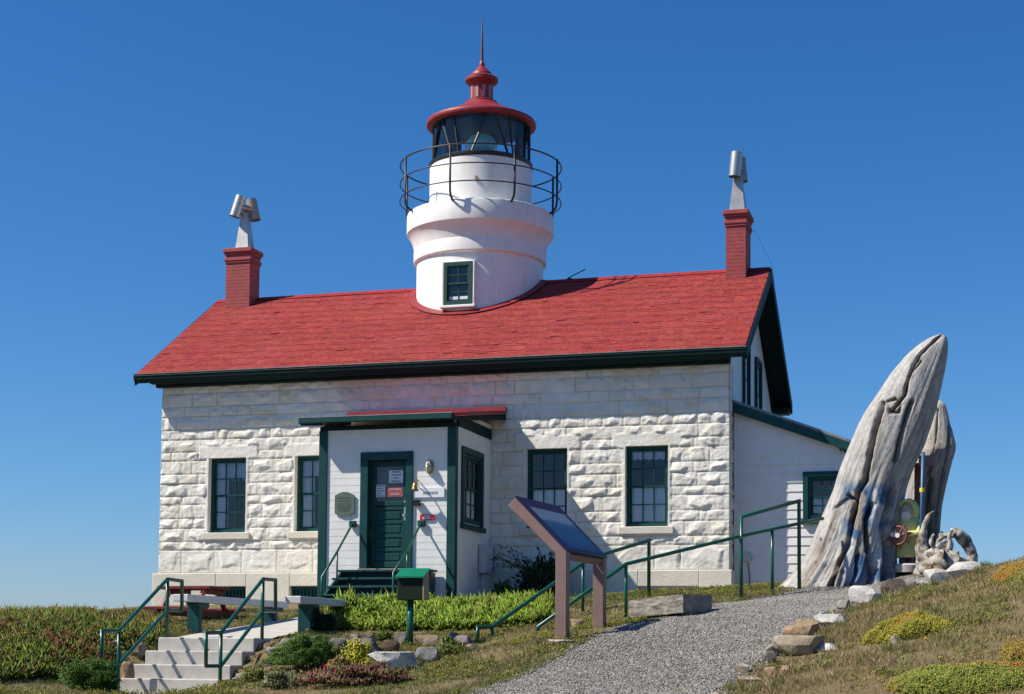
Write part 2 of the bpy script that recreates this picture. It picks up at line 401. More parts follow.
# gravel path sheet + loose stones
def edge(P, n=160):
    d = np.concatenate([[0], np.cumsum(np.hypot(*np.diff(P, axis=0).T))]); s = np.linspace(0, 1, n)*d[-1]
    return np.stack([np.interp(s, d, P[:, 0]), np.interp(s, d, P[:, 1])], 1)
eL, eR = edge(PL), edge(PR); m = 24
uu = np.linspace(0, 1, m)
jl = .10*(fbm(np.arange(160)*.25, np.zeros(160), 3)-.5); 
PXY = eL[:, None]*(1-uu)[None, :, None]+eR[:, None]*uu[None, :, None]
PXY += (jl[:, None, None]*(eL-eR)[:, None]/3*np.where(uu < .5, 1, -1)[None, :, None])*np.abs(uu-.5)[None, :, None]*2
PZ = ground(PXY[..., 0], PXY[..., 1])+.012
V = np.concatenate([PXY.reshape(-1, 2), PZ.reshape(-1, 1)], 1)
ii = (np.arange(159)[:, None]*m+np.arange(m-1)[None]).ravel(); Q = np.stack([ii, ii+1, ii+m+1, ii+m], 1)
t = NT('gravel_bed'); co = t.coord(); vo = t.n('ShaderNodeTexVoronoi'); vo.inputs['Scale'].default_value = 45; t.l(co, vo.inputs['Vector'])
sepc = t.n('ShaderNodeSeparateColor'); t.l(vo.outputs['Color'], sepc.inputs[0])
c = t.ramp(sepc.outputs[0], [(0, (.12, .115, .105)), (.5, (.22, .21, .195)), (1, (.30, .285, .255))])
t.base(c); t.b.inputs['Roughness'].default_value = .9; t.bump(vo.outputs['Distance'], .9, .02)
po = np_mesh('gravel_path', V, Q[:, ::-1], np.full(len(Q), 4), t.m, smooth=True); tag(po, kind='structure')
N = 110000
i0 = RNG.integers(30, 159, N); a = RNG.random(N); w = RNG.random(N)**1.0
P2 = eL[i0]*(1-w)[:, None]+eR[i0]*w[:, None]
P2 = P2+(eL[np.minimum(i0+1, 159)]-eL[i0])*a[:, None]+RNG.normal(0, .05, (N, 2))
P2[:, 0] += np.where(w < .03, -1, np.where(w > .97, 1, 0))*RNG.random(N)*.12
sz = (.0055+.008*RNG.random(N)**1.4)
Z = ground(P2[:, 0], P2[:, 1])+.014+sz*.35
oct_ = np.array([(1,0,0),(0,1,0),(-1,0,0),(0,-1,0),(0,0,.75),(0,0,-.7)])
J = oct_[None]*(1+RNG.uniform(-.35, .35, (N, 6, 1)))
ang = RNG.random(N)*2*PI; ca, sa = np.cos(ang)[:, None], np.sin(ang)[:, None]
st = RNG.uniform(.7, 1.5, N)[:, None]
X = J[..., 0]*st; Y = J[..., 1]
VX = np.stack([X*ca-Y*sa, X*sa+Y*ca, J[..., 2]], -1)*sz[:, None, None]+np.concatenate([P2, Z[:, None]], 1)[:, None]
fo = np.array([(0,1,4),(1,2,4),(2,3,4),(3,0,4),(1,0,5),(2,1,5),(3,2,5),(0,3,5)])
FF = (np.arange(N)[:, None, None]*6+fo[None]).reshape(-1, 3)
br = .10+.29*RNG.random(N)**1.2; br *= .85+.3*fbm(P2[:, 0]*.9, P2[:, 1]*.9, 66); hue = RNG.normal(.04, .05, N)
cc = np.stack([br*(1.02+hue), br, br*(.94-hue)], 1); cc = np.repeat(cc, 6, 0)
tag(np_mesh('gravel', VX.reshape(-1, 3), FF, np.full(len(FF), 3), M['pebble'], cc), 'loose grey gravel stones strewn over the path', 'gravel', kind='stuff')

# ------------------------------------------------------------------ LIGHTHOUSE
W, ZL, ZT = 11.6, .55, 4.352
DEPTH = 6.23
EO, EX, ZE, YR, ZR = .409, .379, 4.572, 3.114, 6.82
house = thing('lighthouse', 'white stone lighthouse keeper\'s house with red roof and round white tower on top', 'lighthouse', (5.8, 0, 0))
WIN = [(1.10, 1.93), (2.99, 3.82), (7.755, 8.565), (9.68, 10.49)]
WZ0, WZ1 = 1.365, 2.875
# stone courses
rows = [ZL]; hs = [.47,.17,.27,.20,.28,.17,.25,.20,.27,.18,.25,.20,.27,.2,.27,.2]
for h in hs:
    if rows[-1]+h > ZT-.12: break
    rows.append(rows[-1]+h)
rows.append(ZT)
rr = random.Random(3)
blocks = []
for i in range(len(rows)-1):
    h = rows[i+1]-rows[i]; xs = [0.]
    while xs[-1] < W:
        xs.append(xs[-1]+(rr.uniform(.28, .75) if h > .22 else rr.uniform(.22, .6))*(1.35 if h > .4 else 1))
    if W-xs[-2] < .2: xs.pop(-2)
    xs[-1] = W
    blocks.append((np.array(xs), [(rr.random(), rr.uniform(-1, 1), rr.uniform(-1, 1), rr.random()) for _ in xs]))
planes = []
for i, (xs, pr) in enumerate(blocks):
    hh_ = rows[i+1]-rows[i]; arr = np.zeros((len(xs), 8, 3))
    for j in range(len(xs)):
        bw = (xs[min(j+1, len(xs)-1)]-xs[j]) or .4
        arr[j, 0] = (rr.uniform(.02, .062), rr.uniform(-.05, .05), rr.uniform(-.12, .12))
        for k in range(1, 8):
            an = 2*PI*(k-1)/7+rr.uniform(-.4, .4); st = rr.uniform(.25, .95); ins_ = rr.uniform(.30, .62)
            gx_, gz_ = -math.cos(an)*st, -math.sin(an)*st
            # zero height near the block's margin, rising inwards
            c0 = abs(gx_)*bw*.5*ins_*1.55+abs(gz_)*hh_*.5*ins_*1.55
            arr[j, k] = (c0*.85+.004, gx_, gz_)
    planes.append(arr)
def stoneh(x, z, corner=False):
    """outward relief of the rock-faced ashlar"""
    x = np.asarray(x, float); z = np.asarray(z, float)
    ri = np.clip(np.searchsorted(rows, z, 'right')-1, 0, len(rows)-2)
    h = np.zeros_like(x); JT = np.zeros_like(x); TN = np.ones_like(x)
    wob = .012*(fbm(x*3, z*3, 21)-.5)
    for i in range(len(rows)-1):
        mk = ri == i
        if not mk.any(): continue
        xs, pr = blocks[i]; X = x[mk]; Zz = z[mk]
        bi = np.clip(np.searchsorted(xs, X, 'right')-1, 0, len(xs)-2)
        x0, x1 = xs[bi], xs[bi+1]; P4 = np.array(pr)[bi]
        ex = np.minimum(X-x0, x1-X); ez = np.minimum(Zz-rows[i], rows[i+1]-Zz)
        ex = np.where((x0 <= 0) & (X-x0 < .2), x1-X, ex); ex = np.where((x1 >= W) & (x1-X < .2), X-x0, ex)
        e = np.minimum(ex, ez)+wob[mk]
        cu = (X-(x0+x1)/2)/(x1-x0)*2; cv = (Zz-(rows[i]+rows[i+1])/2)/(rows[i+1]-rows[i])*2
        amp = np.where(P4[:, 0] < .30, .024, .022+.038*P4[:, 0])*np.where(Zz > 3.45, .85, 1.)
        PLN = planes[i][bi]
        dx = X-(x0+x1)/2; dz = Zz-(rows[i]+rows[i+1])/2
        wv1 = .05*(fbm(X*7, Zz*7, 31, 3)-.5); wv2 = .05*(fbm(X*7+50, Zz*7, 33, 3)-.5)
        rock = np.min(PLN[:, :, 0]+PLN[:, :, 1]*(dx+wv1)[:, None]+PLN[:, :, 2]*(dz+wv2)[:, None], axis=1)
        q2 = fbm(X*11+P4[:, 3]*31, Zz*12, 9, 4); rd = 1-np.abs(2*fbm(X*6+9, Zz*6.5+P4[:, 0]*9, 14, 3)-1)*2
        rock = np.clip(rock, .0, .07)*.70*np.where(P4[:, 0] < .22, .3, 1.)+.022*(q2-.5)-.012*np.clip(rd-.55, 0, 1)
        jn = 1-sstep(.004, .013, e); hh = .016*sstep(.002, .006, e)+np.clip(rock, -.006, .1)*sstep(.005, .022, e+.012*(q2-.5))*np.where(Zz > 3.45, 1.15, .62 if rows[i+1]-rows[i] > .4 else 1.)+.005*(fbm(X*30, Zz*30, 4, 3)-.5)
        h[mk] = hh; JT[mk] = np.maximum(jn*.75, 0); TN[mk] = .93+.09*P4[:, 3]
    # dressed margins round the windows
    for (a, b) in WIN:
        d = np.maximum(np.maximum(a-x, x-b), np.maximum(WZ0-.02-z, z-WZ1))
        lint = np.maximum(np.maximum(a-.24-x, x-b-.26), np.maximum(WZ1-.01-z, z-WZ1-.24))
        inn = np.where(np.minimum(d-.06, lint) < 0, 1., 0.)
        q = .022+.008*fbm(x*9, z*9, 8)+.006*(fbm(x*30, z*30, 6, 2)-.5)
        q = np.where(np.abs(lint) < .008, .012, q)
        h = h*(1-inn)+q*inn; JT = JT*(1-inn)+inn*np.where(np.abs(lint) < .008, .6, 0.); TN = TN*(1-inn)+inn*1.01
    h = np.where(z > ZT-.03, .02, h)
    JT = JT*(.35+.65*sstep(.38, .6, fbm(x*1.6, z*1.6, 88))); st_ = sstep(.50, .72, fbm(x*2.2, z*3.2, 89, 5))*np.where(z > 3.5, .5, .22)
    cl = np.stack([TN]*3, -1)*(1-JT[..., None])+np.array([.66, .55, .38])*JT[..., None]
    cl = cl*(1-st_[..., None])+np.array([.80, .70, .52])*st_[..., None]
    stoneh.col = cl
    return h
def axis(a, b, step, must):
    must = sorted(set([a, b]+[m for m in must if a < m < b])); o = []
    for p, q in zip(must, must[1:]):
        k = max(1, round((q-p)/step)); o += list(np.linspace(p, q, k, endpoint=False))
    return np.array(o+[b])
ax_ = axis(0, W, .021, [v for w in WIN for v in w]+[3.9, 7.5]); az_ = axis(ZL, ZT, .019, rows+[WZ0, WZ1])
AX, AZ = np.meshgrid(ax_, az_); AH = stoneh(AX, AZ); CA = stoneh.col.reshape(-1, 3)
vx = AX.copy(); vx[:, -1] += .02; vx[:, 0] += .03
V = np.stack([vx.ravel(), -AH.ravel(), AZ.ravel()], 1)
na, nz_ = len(ax_), len(az_)
mx_ = (ax_[:-1]+ax_[1:])/2; mz_ = (az_[:-1]+az_[1:])/2
MX, MZ = np.meshgrid(mx_, mz_); keep = np.ones(MX.shape, bool)
for a, b in WIN: keep &= ~((MX > a) & (MX < b) & (MZ > WZ0) & (MZ < WZ1))
keep &= ~((MX > 5.36) & (MX < 6.14) & (MZ > .6) & (MZ < 2.4))
ii = (np.arange(nz_-1)[:, None]*na+np.arange(na-1)[None])[keep]
Q = np.stack([ii, ii+1, ii+na+1, ii+na], 1)
# right return and left return (quoins seen edge on)
ay_ = np.arange(0, .56, .025); AY2, AZ2 = np.meshgrid(ay_, az_); 
H2 = stoneh(W-.001-AY2*1.2, AZ2)*.8; C2 = stoneh.col.reshape(-1, 3); H2[:, 0] = .03; YY = AY2.copy(); YY[:, 0] = -AH[:, -1]
V2 = np.stack([(W+H2).ravel(), YY.ravel(), AZ2.ravel()], 1); n2 = len(ay_)
i2 = (np.arange(nz_-1)[:, None]*n2+np.arange(n2-1)[None]).ravel()+len(V); Q2 = np.stack([i2, i2+1, i2+n2+1, i2+n2], 1)
H3 = stoneh(AY2*1.2+.001, AZ2)*.8; C3 = stoneh.col.reshape(-1, 3); H3[:, 0] = .03; YY3 = AY2.copy(); YY3[:, 0] = -AH[:, 0]
V3 = np.stack([(.06-H3).ravel(), YY3.ravel(), AZ2.ravel()], 1)
i3 = (np.arange(nz_-1)[:, None]*n2+np.arange(n2-1)[None]).ravel()+len(V)+len(V2); Q3 = np.stack([i3, i3+n2, i3+n2+1, i3+1], 1)
V = np.vstack([V, V2, V3]); Q = np.vstack([Q, Q2, Q3])
# window reveals
extra = []; eq = []
for a, b in WIN:
    for (p0, p1) in (((a, WZ0), (b, WZ0)), ((b, WZ0), (b, WZ1)), ((b, WZ1), (a, WZ1)), ((a, WZ1), (a, WZ0))):
        k = len(V)+len(extra)
        extra += [(p0[0], -.028, p0[1]), (p1[0], -.028, p1[1]), (p1[0], .3, p1[1]), (p0[0], .3, p0[1])]; eq.append((k, k+1, k+2, k+3))
V = np.vstack([V, extra]); Q = np.vstack([Q, eq]); CW = np.vstack([CA, C2, C3, np.ones((len(extra), 3))])
wall = np_mesh('stone_wall', V-np.array([5.8, 0, 0]), Q, np.full(len(Q), 4), M['stone'], CW, parent=house)
# the other walls: left gable, rear, right gable above the annex
b = MB()
b.prism([(W-.02, .5, 0), (W-.02, DEPTH, 0), (W-.02, DEPTH, ZT+.1), (W-.02, YR, ZR-.13), (W-.02, .12, ZT+.42-.1), (W-.02, .12, ZT), (W-.02, .5, ZT)], (-.2, 0, 0))
b.prism([(.02, .5, 0), (.02, DEPTH, 0), (.02, DEPTH, ZT+.1), (.02, YR, ZR-.13), (.02, .12, ZT+.3), (.02, .12, ZT), (.02, .5, ZT)], (.2, 0, 0))
b.box((.0, DEPTH-.2, 0), (W, DEPTH, ZT))
b.build('gable_wall', M['board'], house, fixn=True)
b = MB(); b.box((.22, .32, ZT-.3), (W-.22, DEPTH-.2, ZT-.2)); b.box((.22, .32, .3), (W-.22, DEPTH-.2, .4))
for x in (3.9, 7.5): b.box((x, .32, .42), (x+.1, DEPTH-.22, ZT-.32))
b.build('interior', M['interior'], house)
# plinth with openings for the cellar lights
b = MB(); PY = -.085
cell = [(1.33, 2.0, -.25, .28), (2.94, 3.62, -.25, .28), (9.94, 11.08, -.3, .25)]
x = -.085
for (a, q, z0, z1) in cell:
    b.box((x, PY, -1.2), (a, .4, ZL)); b.box((a+.001, PY+.002, z1), (q-.001, .4, ZL)); b.box((a+.001, PY+.002, -1.2), (q-.001, .4, z0)); x = q
b.box((x, PY, -1.2), (W+.085, .4, ZL)); 
b.box((W+.0, .401, -1.2), (W+.085, .55, ZL)); b.box((-.085, .401, -1.2), (.0, DEPTH, ZL))
b.build('plinth', M['plinth'], house, bevel=.012)
for k, (a, q, z0, z1) in enumerate(cell):
    b = MB()
    if k < 2:
        b.box((a, .02, z1-.07), (q, .08, z1)); 
        for i in range(9):
            xx = a+(q-a)*(i+.1)/9; b.box((xx, .03, z0), (xx+(q-a)*.07, .07, z1-.07))
        b.box((a, .085, z0), (q, .1, z1))
        b.build('cellar_vent', M['green'], house)
    else:
        b.box((a, -.02, z1-.05), (q, .05, z1)); b.box((a+.08, .06, z0), (q, .09, z1-.05))
        o = b.build('cellar_hatch', M['grey_box'], house)
        b = MB(); b.box((a+.012, -.06, z0), (a+.08, .02, z1-.052)); b.build('hatch_post', M['wheel'], o)
# sills
for a, q in WIN:
    pass

def window(parent, o, u, v, n, w, h, cols=3, rws=4, fr=.055, sash=True, mat='green', curtain='full', sill=None, depth=.06, dark=True, trim=0):
    """o: lower-left corner on the frame plane, u right, v up, n outward"""
    o, u, v, n = map(Vector, (o, u, v, n)); b = MB()
    def bar(u0, u1, v0, v1, d0, d1):
        c = o+u*((u0+u1)/2)+v*((v0+v1)/2)+n*((d0+d1)/2)
        b.obox(c, u*((u1-u0)/2), v*((v1-v0)/2), n*((d1-d0)/2))
    bar(0, fr, 0, h, -depth, 0); bar(w-fr, w, 0, h, -depth, 0); bar(fr, w-fr, h-fr, h, -depth, 0); bar(fr, w-fr, 0, fr*1.3, -depth, 0)
    if trim:
        bar(-trim, 0, -trim*.3, h+trim, -.02, .03); bar(w, w+trim, -trim*.3, h+trim, -.02, .03); bar(0, w, h, h+trim, -.02, .034); bar(-trim*1.3, w+trim*1.3, -trim*1.1, -trim*.3, -.02, .07)
    iw, ih = w-2*fr, h-2.3*fr; v0 = fr*1.3
    half = v0+ih/2
    sf = .035
    for k, (s0, s1) in enumerate(((half-.02, v0+ih), (v0, half+.02))):
        dd = -depth*.35-k*.0-(.028 if k else 0)
        dd -= .01
        bar(fr, fr+sf, s0, s1, dd-.03, dd); bar(w-fr-sf, w-fr, s0, s1, dd-.03, dd)
        bar(fr+sf, w-fr-sf, s0, s0+sf, dd-.03, dd); bar(fr+sf, w-fr-sf, s1-sf, s1, dd-.03, dd)
        for c in range(1, cols):
            uc = fr+sf+(iw-2*sf)*c/cols; bar(uc-.010, uc+.010, s0+sf, s1-sf, dd-.026, dd-.003)
        for r in range(1, rws//2):
            vc = s0+sf+(s1-s0-2*sf)*r/(rws//2); bar(fr+sf, w-fr-sf, vc-.0095, vc+.0095, dd-.024, dd-.005)
    f = b.build('window', M[mat], parent)
    b = MB()
    for k, (s0, s1) in enumerate(((half-.02, v0+ih), (v0, half+.02))):
        dd = -depth*.35-(.028 if k else 0)-.025
        p = [o+u*(fr+.01)+v*(s0+.01)+n*dd, o+u*(w-fr-.01)+v*(s0+.01)+n*dd, o+u*(w-fr-.01)+v*(s1-.01)+n*dd, o+u*(fr+.01)+v*(s1-.01)+n*dd]
        b.add(p, [(0, 1, 2, 3)])
    b.build('pane', M['glass'], f)
    if curtain:
        def drape(u0, u1, v0_, v1_, d, waves, hem=0):
            k = 60; m = 6; vs = []; fs = []
            for j in range(m+1):
                for i in range(k+1):
                    q = u0+(u1-u0)*i/k; am = .012+.006*math.sin(i*.7)
                    vv = v0_+(v1_-v0_)*j/m + (hem*(.5+.5*math.sin(i*2*PI/k*waves*.5)) if j == 0 else 0)
                    vs.append(o+u*q+v*vv+n*(d+am*math.sin(i*2*PI/k*waves)*(1-.3*j/m)))
            for j in range(m):
                for i in range(k): fs.append((j*(k+1)+i, j*(k+1)+i+1, (j+1)*(k+1)+i+1, (j+1)*(k+1)+i))
            b.add(vs, fs)
        dz = -depth-.05
        dr = {'cafe': [(fr*.6, w-fr*.6, v0, half, dz, 9, 0), (fr*.6, w-fr*.6, half+ih*.36, v0+ih, dz, 11, .03)], 'side': [(fr*.6, w*.40, v0, h-fr, dz, 5, 0), (w*.38, w-fr*.6, v0+ih*.72, v0+ih, dz-.03, 8, .05)], 'low': [(fr*.6, w-fr*.6, v0, half+.02, dz, 9, 0)]}[curtain]
        for q in dr:
            b = MB(); drape(*q); b.build('curtain', M['curtain'], f, smooth=True)
    if sill:
        b = MB(); e, t_, d = sill
        b.box((o.x-e, -d, o.z-t_), (o.x+w+e, .12, o.z-.002)); b.build('sill', M['plinth'], f, bevel=.01)
    return f
for k, (a, q) in enumerate(WIN):
    window(house, (a, .11, WZ0), (1, 0, 0), (0, 0, 1), (0, -1, 0), q-a, WZ1-WZ0, curtain=['side', 'side', 'low', 'cafe'][k], sill=(.11, .14, .075))

# roof ------------------------------------------------------------
SL = math.hypot(YR+EO, ZR-ZE); ey, ez = (YR+EO)/SL, (ZR-ZE)/SL; nrm = Vector((0, -ez, ey))
rx0, rx1 = -EX, W+EX
b = MB()
e0 = Vector((0, -EO, ZE)); rg = Vector((0, YR, ZR)); bk = Vector((0, 2*YR+EO, ZE)); th = .10
b.prism([(rx0+.03, -EO+.02, ZE-.02), (rx0+.03, YR, ZR-.02), (rx0+.03, bk.y, ZE-.02), (rx0+.03, bk.y, ZE-.02-th), (rx0+.03, YR, ZR-.02-th*1.2), (rx0+.03, -EO+.02, ZE-.02-th)], (rx1-rx0-.06, 0, 0))
roof = b.build('roof', M['gutter'], house, fixn=True)
b = MB(); rs = random.Random(5); nrow = 48; ex = SL/nrow
for i in range(nrow):
    x = rx0+rs.uniform(-.2, 0)
    while x < rx1:
        w_ = rs.uniform(.09, .2); xa, xb = max(x, rx0), min(x+w_, rx1); x += w_
        if xb-xa < .02: continue
        g_ = rs.random(); k = .86+.26*g_; 
        if rs.random() < .06: k *= .78
        wz = 1+.09*(mnoise.fractal(Vector((x*.9, i*ex*.9, 3)), 1, 2, 4)); k *= wz; fd = max(0, mnoise.noise(Vector((x*.7, i*ex*.9, 9))))*.03; b.cur = (.325*k+fd*.3, .050*k*(1+rs.uniform(-.15, .2))+fd*.4, .046*k*(1+rs.uniform(-.15, .2))+fd*.35)
        s0 = i*ex-.02-rs.uniform(0, .012); s1 = (i+1)*ex+.02; l0 = .0065+rs.uniform(0, .005)+(.012 if rs.random() < .015 else 0)+.004*math.sin(i*1.7+xa); l1 = .006
        def P(xx, s, l): return (xx, -EO+ey*s-ez*l+0, ZE+ez*s+ey*l)
        b.add([P(xa+.003, s0, l0), P(xb-.003, s0, l0), P(xb-.003, s1, l1), P(xa+.003, s1, l1), P(xa+.003, s0, 0), P(xb-.003, s0, 0)], [(0, 1, 2, 3), (4, 5, 1, 0)])
# rear slope: plain courses
b.cur = (.34, .046, .05)
for i in range(16):
    s0 = i*SL/16-.01; s1 = (i+1)*SL/16
    b.add([(rx0, bk.y-ey*s0, ZE+ez*s0+.02), (rx1, bk.y-ey*s0, ZE+ez*s0+.02), (rx1, bk.y-ey*s1, ZE+ez*s1+.008), (rx0, bk.y-ey*s1, ZE+ez*s1+.008)], [(3, 2, 1, 0)])
b.build('shingles', M['shingle'], roof)
b = MB(); 
x = rx0
while x < rx1-.01:
    w_ = min(.3, rx1-x); b.cur = (.36*rs.uniform(.85, 1.1), .036, .038)
    b.prism([(x+.004, YR-.13, ZR-.055), (x+.004, YR, ZR+.035), (x+.004, YR+.13, ZR-.055)], (w_-.008, 0, 0)); x += w_
b.build('ridge_cap', M['shingle'], roof)
# gutter with a moulded profile, frieze, soffit
prof = [(-.0, 0), (-.10, 0), (-.115, -.03), (-.10, -.055), (-.095, -.10), (-.06, -.15), (-.03, -.165), (0, -.165)]
b = MB(); b.prism([(rx0-.02, -EO+.06+y, ZE-.01+z) for y, z in prof], (rx1-rx0+.04, 0, 0))
b.build('gutter', M['gutter'], roof, fixn=True)
b = MB(); b.box((rx0-.022, -EO-.058, ZE-.008), (rx1+.022, -EO-.02, ZE+.006)); b.build('gutter_lip', M['gutter_lip'], roof)
b = MB(); b.box((-.06, -.16, ZT-.02), (W+.06, -.03, ZT+.07)); b.box((-.09, -EO+.06, ZT+.03), (W+.09, -.2, ZT+.07)); b.build('frieze', M['gutter'], house, bevel=.006)
# barge boards on both gables
for xs, xe in ((rx1-.012, rx1+.03), (rx0-.03, rx0+.012)):
    b = MB()
    for sgn in (0, 1):
        ya = -EO+.02 if sgn == 0 else bk.y-.02
        b.prism([(xs, ya, ZE+.0), (xs, YR, ZR-.0), (xs, YR, ZR-.26), (xs, ya, ZE-.22)], (xe-xs, 0, 0))
    b.build('barge_board', M['gutter'], roof, fixn=True)
b = MB(); b.box((W-.02, bk.y-.36, ZE-.25), (rx1-.02, bk.y-.02, ZE-.12)); b.box((-.3, bk.y-.02, ZE-.17), (rx1, bk.y+.06, ZE-.0)); b.build('rear_eave', M['gutter'], roof)
# gable windows right and corner trim
for (ya, yb, za, zb) in ((2.0, 2.62, 3.75, 5.15), (3.72, 4.34, 3.75, 5.05)):
    window(house, (W+.01, ya, za), (0, 1, 0), (0, 0, 1), (1, 0, 0), yb-ya, zb-za, cols=2, curtain=None, trim=.08, depth=.03)

# chimneys ----------------------------------------------------------
def chimney(x0, x1, y0, y1, zb, zt, name, cowl):
    b = MB(); 
    # brick courses as slightly proud rows
    z = zb; i = 0; rc = random.Random(int(x0*10))
    while z < zt-.28:
        h = min(.075, zt-.28-z); b.box((x0+.0, y0, z), (x1, y1, z+h-.010)); b.box((x0+.0025, y0+.0025, z+h-.010), (x1-.0025, y1-.0025, z+h)); z += h
    c = b.build('chimney', M['chimney'], roof)
    b = MB()
    for e, za, zc in ((.02, zt-.33, zt-.28), (.035, zt-.279, zt-.22), (.012, zt-.219, zt-.14), (.035, zt-.139, zt-.09), (.06, zt-.089, zt)):
        b.box((x0-e, y0-e, za), (x1+e, y1+e, zc))
    b.build('chimney_cap', M['chimney'], c, bevel=.008)
    b = MB(); e = .05
    b.prism([(x0-e, y0-.06, zb+.18-.0), (x1+e, y0-.06, zb+.18), (x1+e, y0-.14, zb+.06), (x0-e, y0-.14, zb+.06)], (0, .10, .08)); b.build('flashing', M['redpaint'], c, bevel=.01)
    return c
def cowl(x, y, zt, label, H, tilt1, tilt2, th, ln):
    g = thing('chimney_cowl', label, 'chimney cowl', (x, y, zt), 'metal cowls on the chimneys')
    b = MB(); r0, r1 = .18, .07
    b.prism([(x-r0, y-r0, zt+.0), (x+r0, y-r0, zt), (x+r0, y+r0, zt), (x-r0, y+r0, zt)], (0, 0, .03))
    vs = [(x-r0*.9, y-r0*.9, zt+.03), (x+r0*.9, y-r0*.9, zt+.03), (x+r0*.9, y+r0*.9, zt+.03), (x-r0*.9, y+r0*.9, zt+.03)]
    vs += [(x+r1*s, y+r1*t, zt+H*.72) for s, t in ((-1, -1), (1, -1), (1, 1), (-1, 1))]
    b.add(vs, [(0, 1, 5, 4), (1, 2, 6, 5), (2, 3, 7, 6), (3, 0, 4, 7), (4, 5, 6, 7)])
    b.build('base_flue', M['metal'], g, bevel=.006)
    d = Vector((math.cos(th), math.sin(th), 0)); c = Vector((x, y, zt+H*.80))
    b = MB(); b.tube([c-d*.22, c+d*.22], .08, 16); b.build('cross_pipe', M['metal2'], g, smooth=True, auto=.6)
    for s, tl, mt in ((-1, tilt1, 'metal'), (1, tilt2, 'metal2')):
        ax = (Vector((0, 0, 1))+Vector((CR[0], CR[1], 0))*tl).normalized(); p = c+d*.20*s
        b = MB()
        n = 20; pts = [p-ax*ln/2, p+ax*ln/2]
        b.tube(pts, .118, n, cap=False); b.tube(pts, .109, n, cap=False)
        f_ = b.build('open_pipe', M[mt], g, smooth=True)
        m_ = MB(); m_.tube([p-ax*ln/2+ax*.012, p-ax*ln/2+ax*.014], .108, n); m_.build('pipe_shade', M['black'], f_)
    return g
chimney(.02, .60, 2.70, 3.20, 6.2, 7.89, 'l', None)
chimney(11.14, 11.54, 2.68, 3.38, 6.2, 7.955, 'r', None)
cowl(.32, 3.01, 7.89, 'tilted H-shaped grey metal cowl on the left chimney', 1.22, .30, -.22, 1.0, .48)
cowl(11.34, 3.03, 7.955, 'upright grey metal cowl on the right chimney', 1.22, .1, -.1, 1.45, .50)
# thin wires
b = MB(); b.tube([(11.62, 3.3, 7.7), (11.95, 3.6, 7.0), (12.02, 3.4, 6.62)], .0025, 5); b.build('stay_wire', M['iron'], roof)
b = MB(); p = Vector((7.72, YR, ZR)); b.tube([p+Vector((-.05, 0, 0)), p+Vector((.06, 0, .07)), p+Vector((.4, 0, .22))], .012, 5); b.tube([p+Vector((.0, 0, .02)), p+Vector((.1, .0, .04))], .02, 5); b.build('roof_antenna', M['iron'], roof)

# tower -------------------------------------------------------------
TC = (5.80, 3.11)
tower = MB()
tower.lathe([(1.352, 5.2), (1.352, 7.225), (1.41, 7.255), (1.418, 7.27), (1.418, 7.50), (1.41, 7.53), (1.425, 7.60), (1.455, 7.70), (1.50, 7.79), (1.545, 7.845), (1.568, 7.87), (1.572, 7.90), (1.572, 8.25), (1.56, 8.285), (1.53, 8.30), (1.40, 8.32)], TC, 96, True, True)
tw = tower.build('tower', M['tower'], house, smooth=True, auto=.45)
b = MB(); b.lathe([(1.095, 8.25), (1.095, 9.36), (1.08, 9.38)], TC, 96); b.build('watch_room', M['tower'], tw, smooth=True, auto=.6)
b = MB(); b.box((TC[0]+.22, TC[1]-1.095, 8.78), (TC[0]+.26, TC[1]-1.04, 8.88)); b.build('vent_slot', M['rust'], tw)
# tower window set on a flat surround
b = MB(); 
for (x0, x1, z0, z1) in ((5.42, 5.475, 6.11, 7.0), (6.085, 6.14, 6.11, 7.0), (5.42, 6.14, 7.001, 7.03), (5.40, 6.16, 6.05, 6.109)):
    b.box((x0, 1.70-(.05 if z1 < 6.2 else 0), z0), (x1, 1.95, z1))
b.build('window_surround', M['tower'], tw, bevel=.012)
window(tw.parent, (5.476, 1.69, 6.11), (1, 0, 0), (0, 0, 1), (0, -1, 0), .608, .89, cols=2, curtain=None, fr=.07, depth=.02, mat='gwin')
b = MB(); b.box((5.49, 1.752, 6.13), (6.07, 1.758, 6.99)); b.build('window_backing', M['black'], house)  # black sheet stands in for the unlit room behind the panes
b = MB(); b.box((5.56, 1.749, 6.16), (6.0, 1.7515, 6.30)); b.build('window_curtain', M['curtain'], house)
# skirt of red paint on the foot of the tower
b = MB(); n = 64
vs = []
for i in range(n+1):
    a = PI+PI*i/n
    for r, l in ((1.36, .03), (1.50, .012)):
        x = TC[0]+r*math.cos(a); y = TC[1]+r*math.sin(a); z = ZE+(y+EO)*ez/ey
        vs.append((x, y-ez*l, z+ey*l+.03))
b.add(vs, [(2*i, 2*i+1, 2*i+3, 2*i+2) for i in range(n)]); b.build('tower_flashing', M['redpaint'], roof, smooth=True)
# gallery railing
b = MB(); RR = 1.725
for z, r in ((9.37, .017), (8.97, .014), (8.60, .014)):
    b.tube([(TC[0]+RR*math.cos(2*PI*i/72), TC[1]+RR*math.sin(2*PI*i/72), z) for i in range(72)], r, 6, closed=True)
gr = b.build('gallery_rail', M['iron'], house, smooth=True)
for k in range(8):
    a = 2*PI*(k+.5)/8-PI/2+.33; d = (math.cos(a), math.sin(a)); b = MB()
    b.tube([(TC[0]+r*d[0], TC[1]+r*d[1], z) for r, z in ((1.725, 9.40), (1.725, 8.50), (1.715, 8.40), (1.68, 8.33), (1.62, 8.28), (1.56, 8.25))], .024, 8)
    b.build('rail_post', M['iron'], gr, smooth=True)
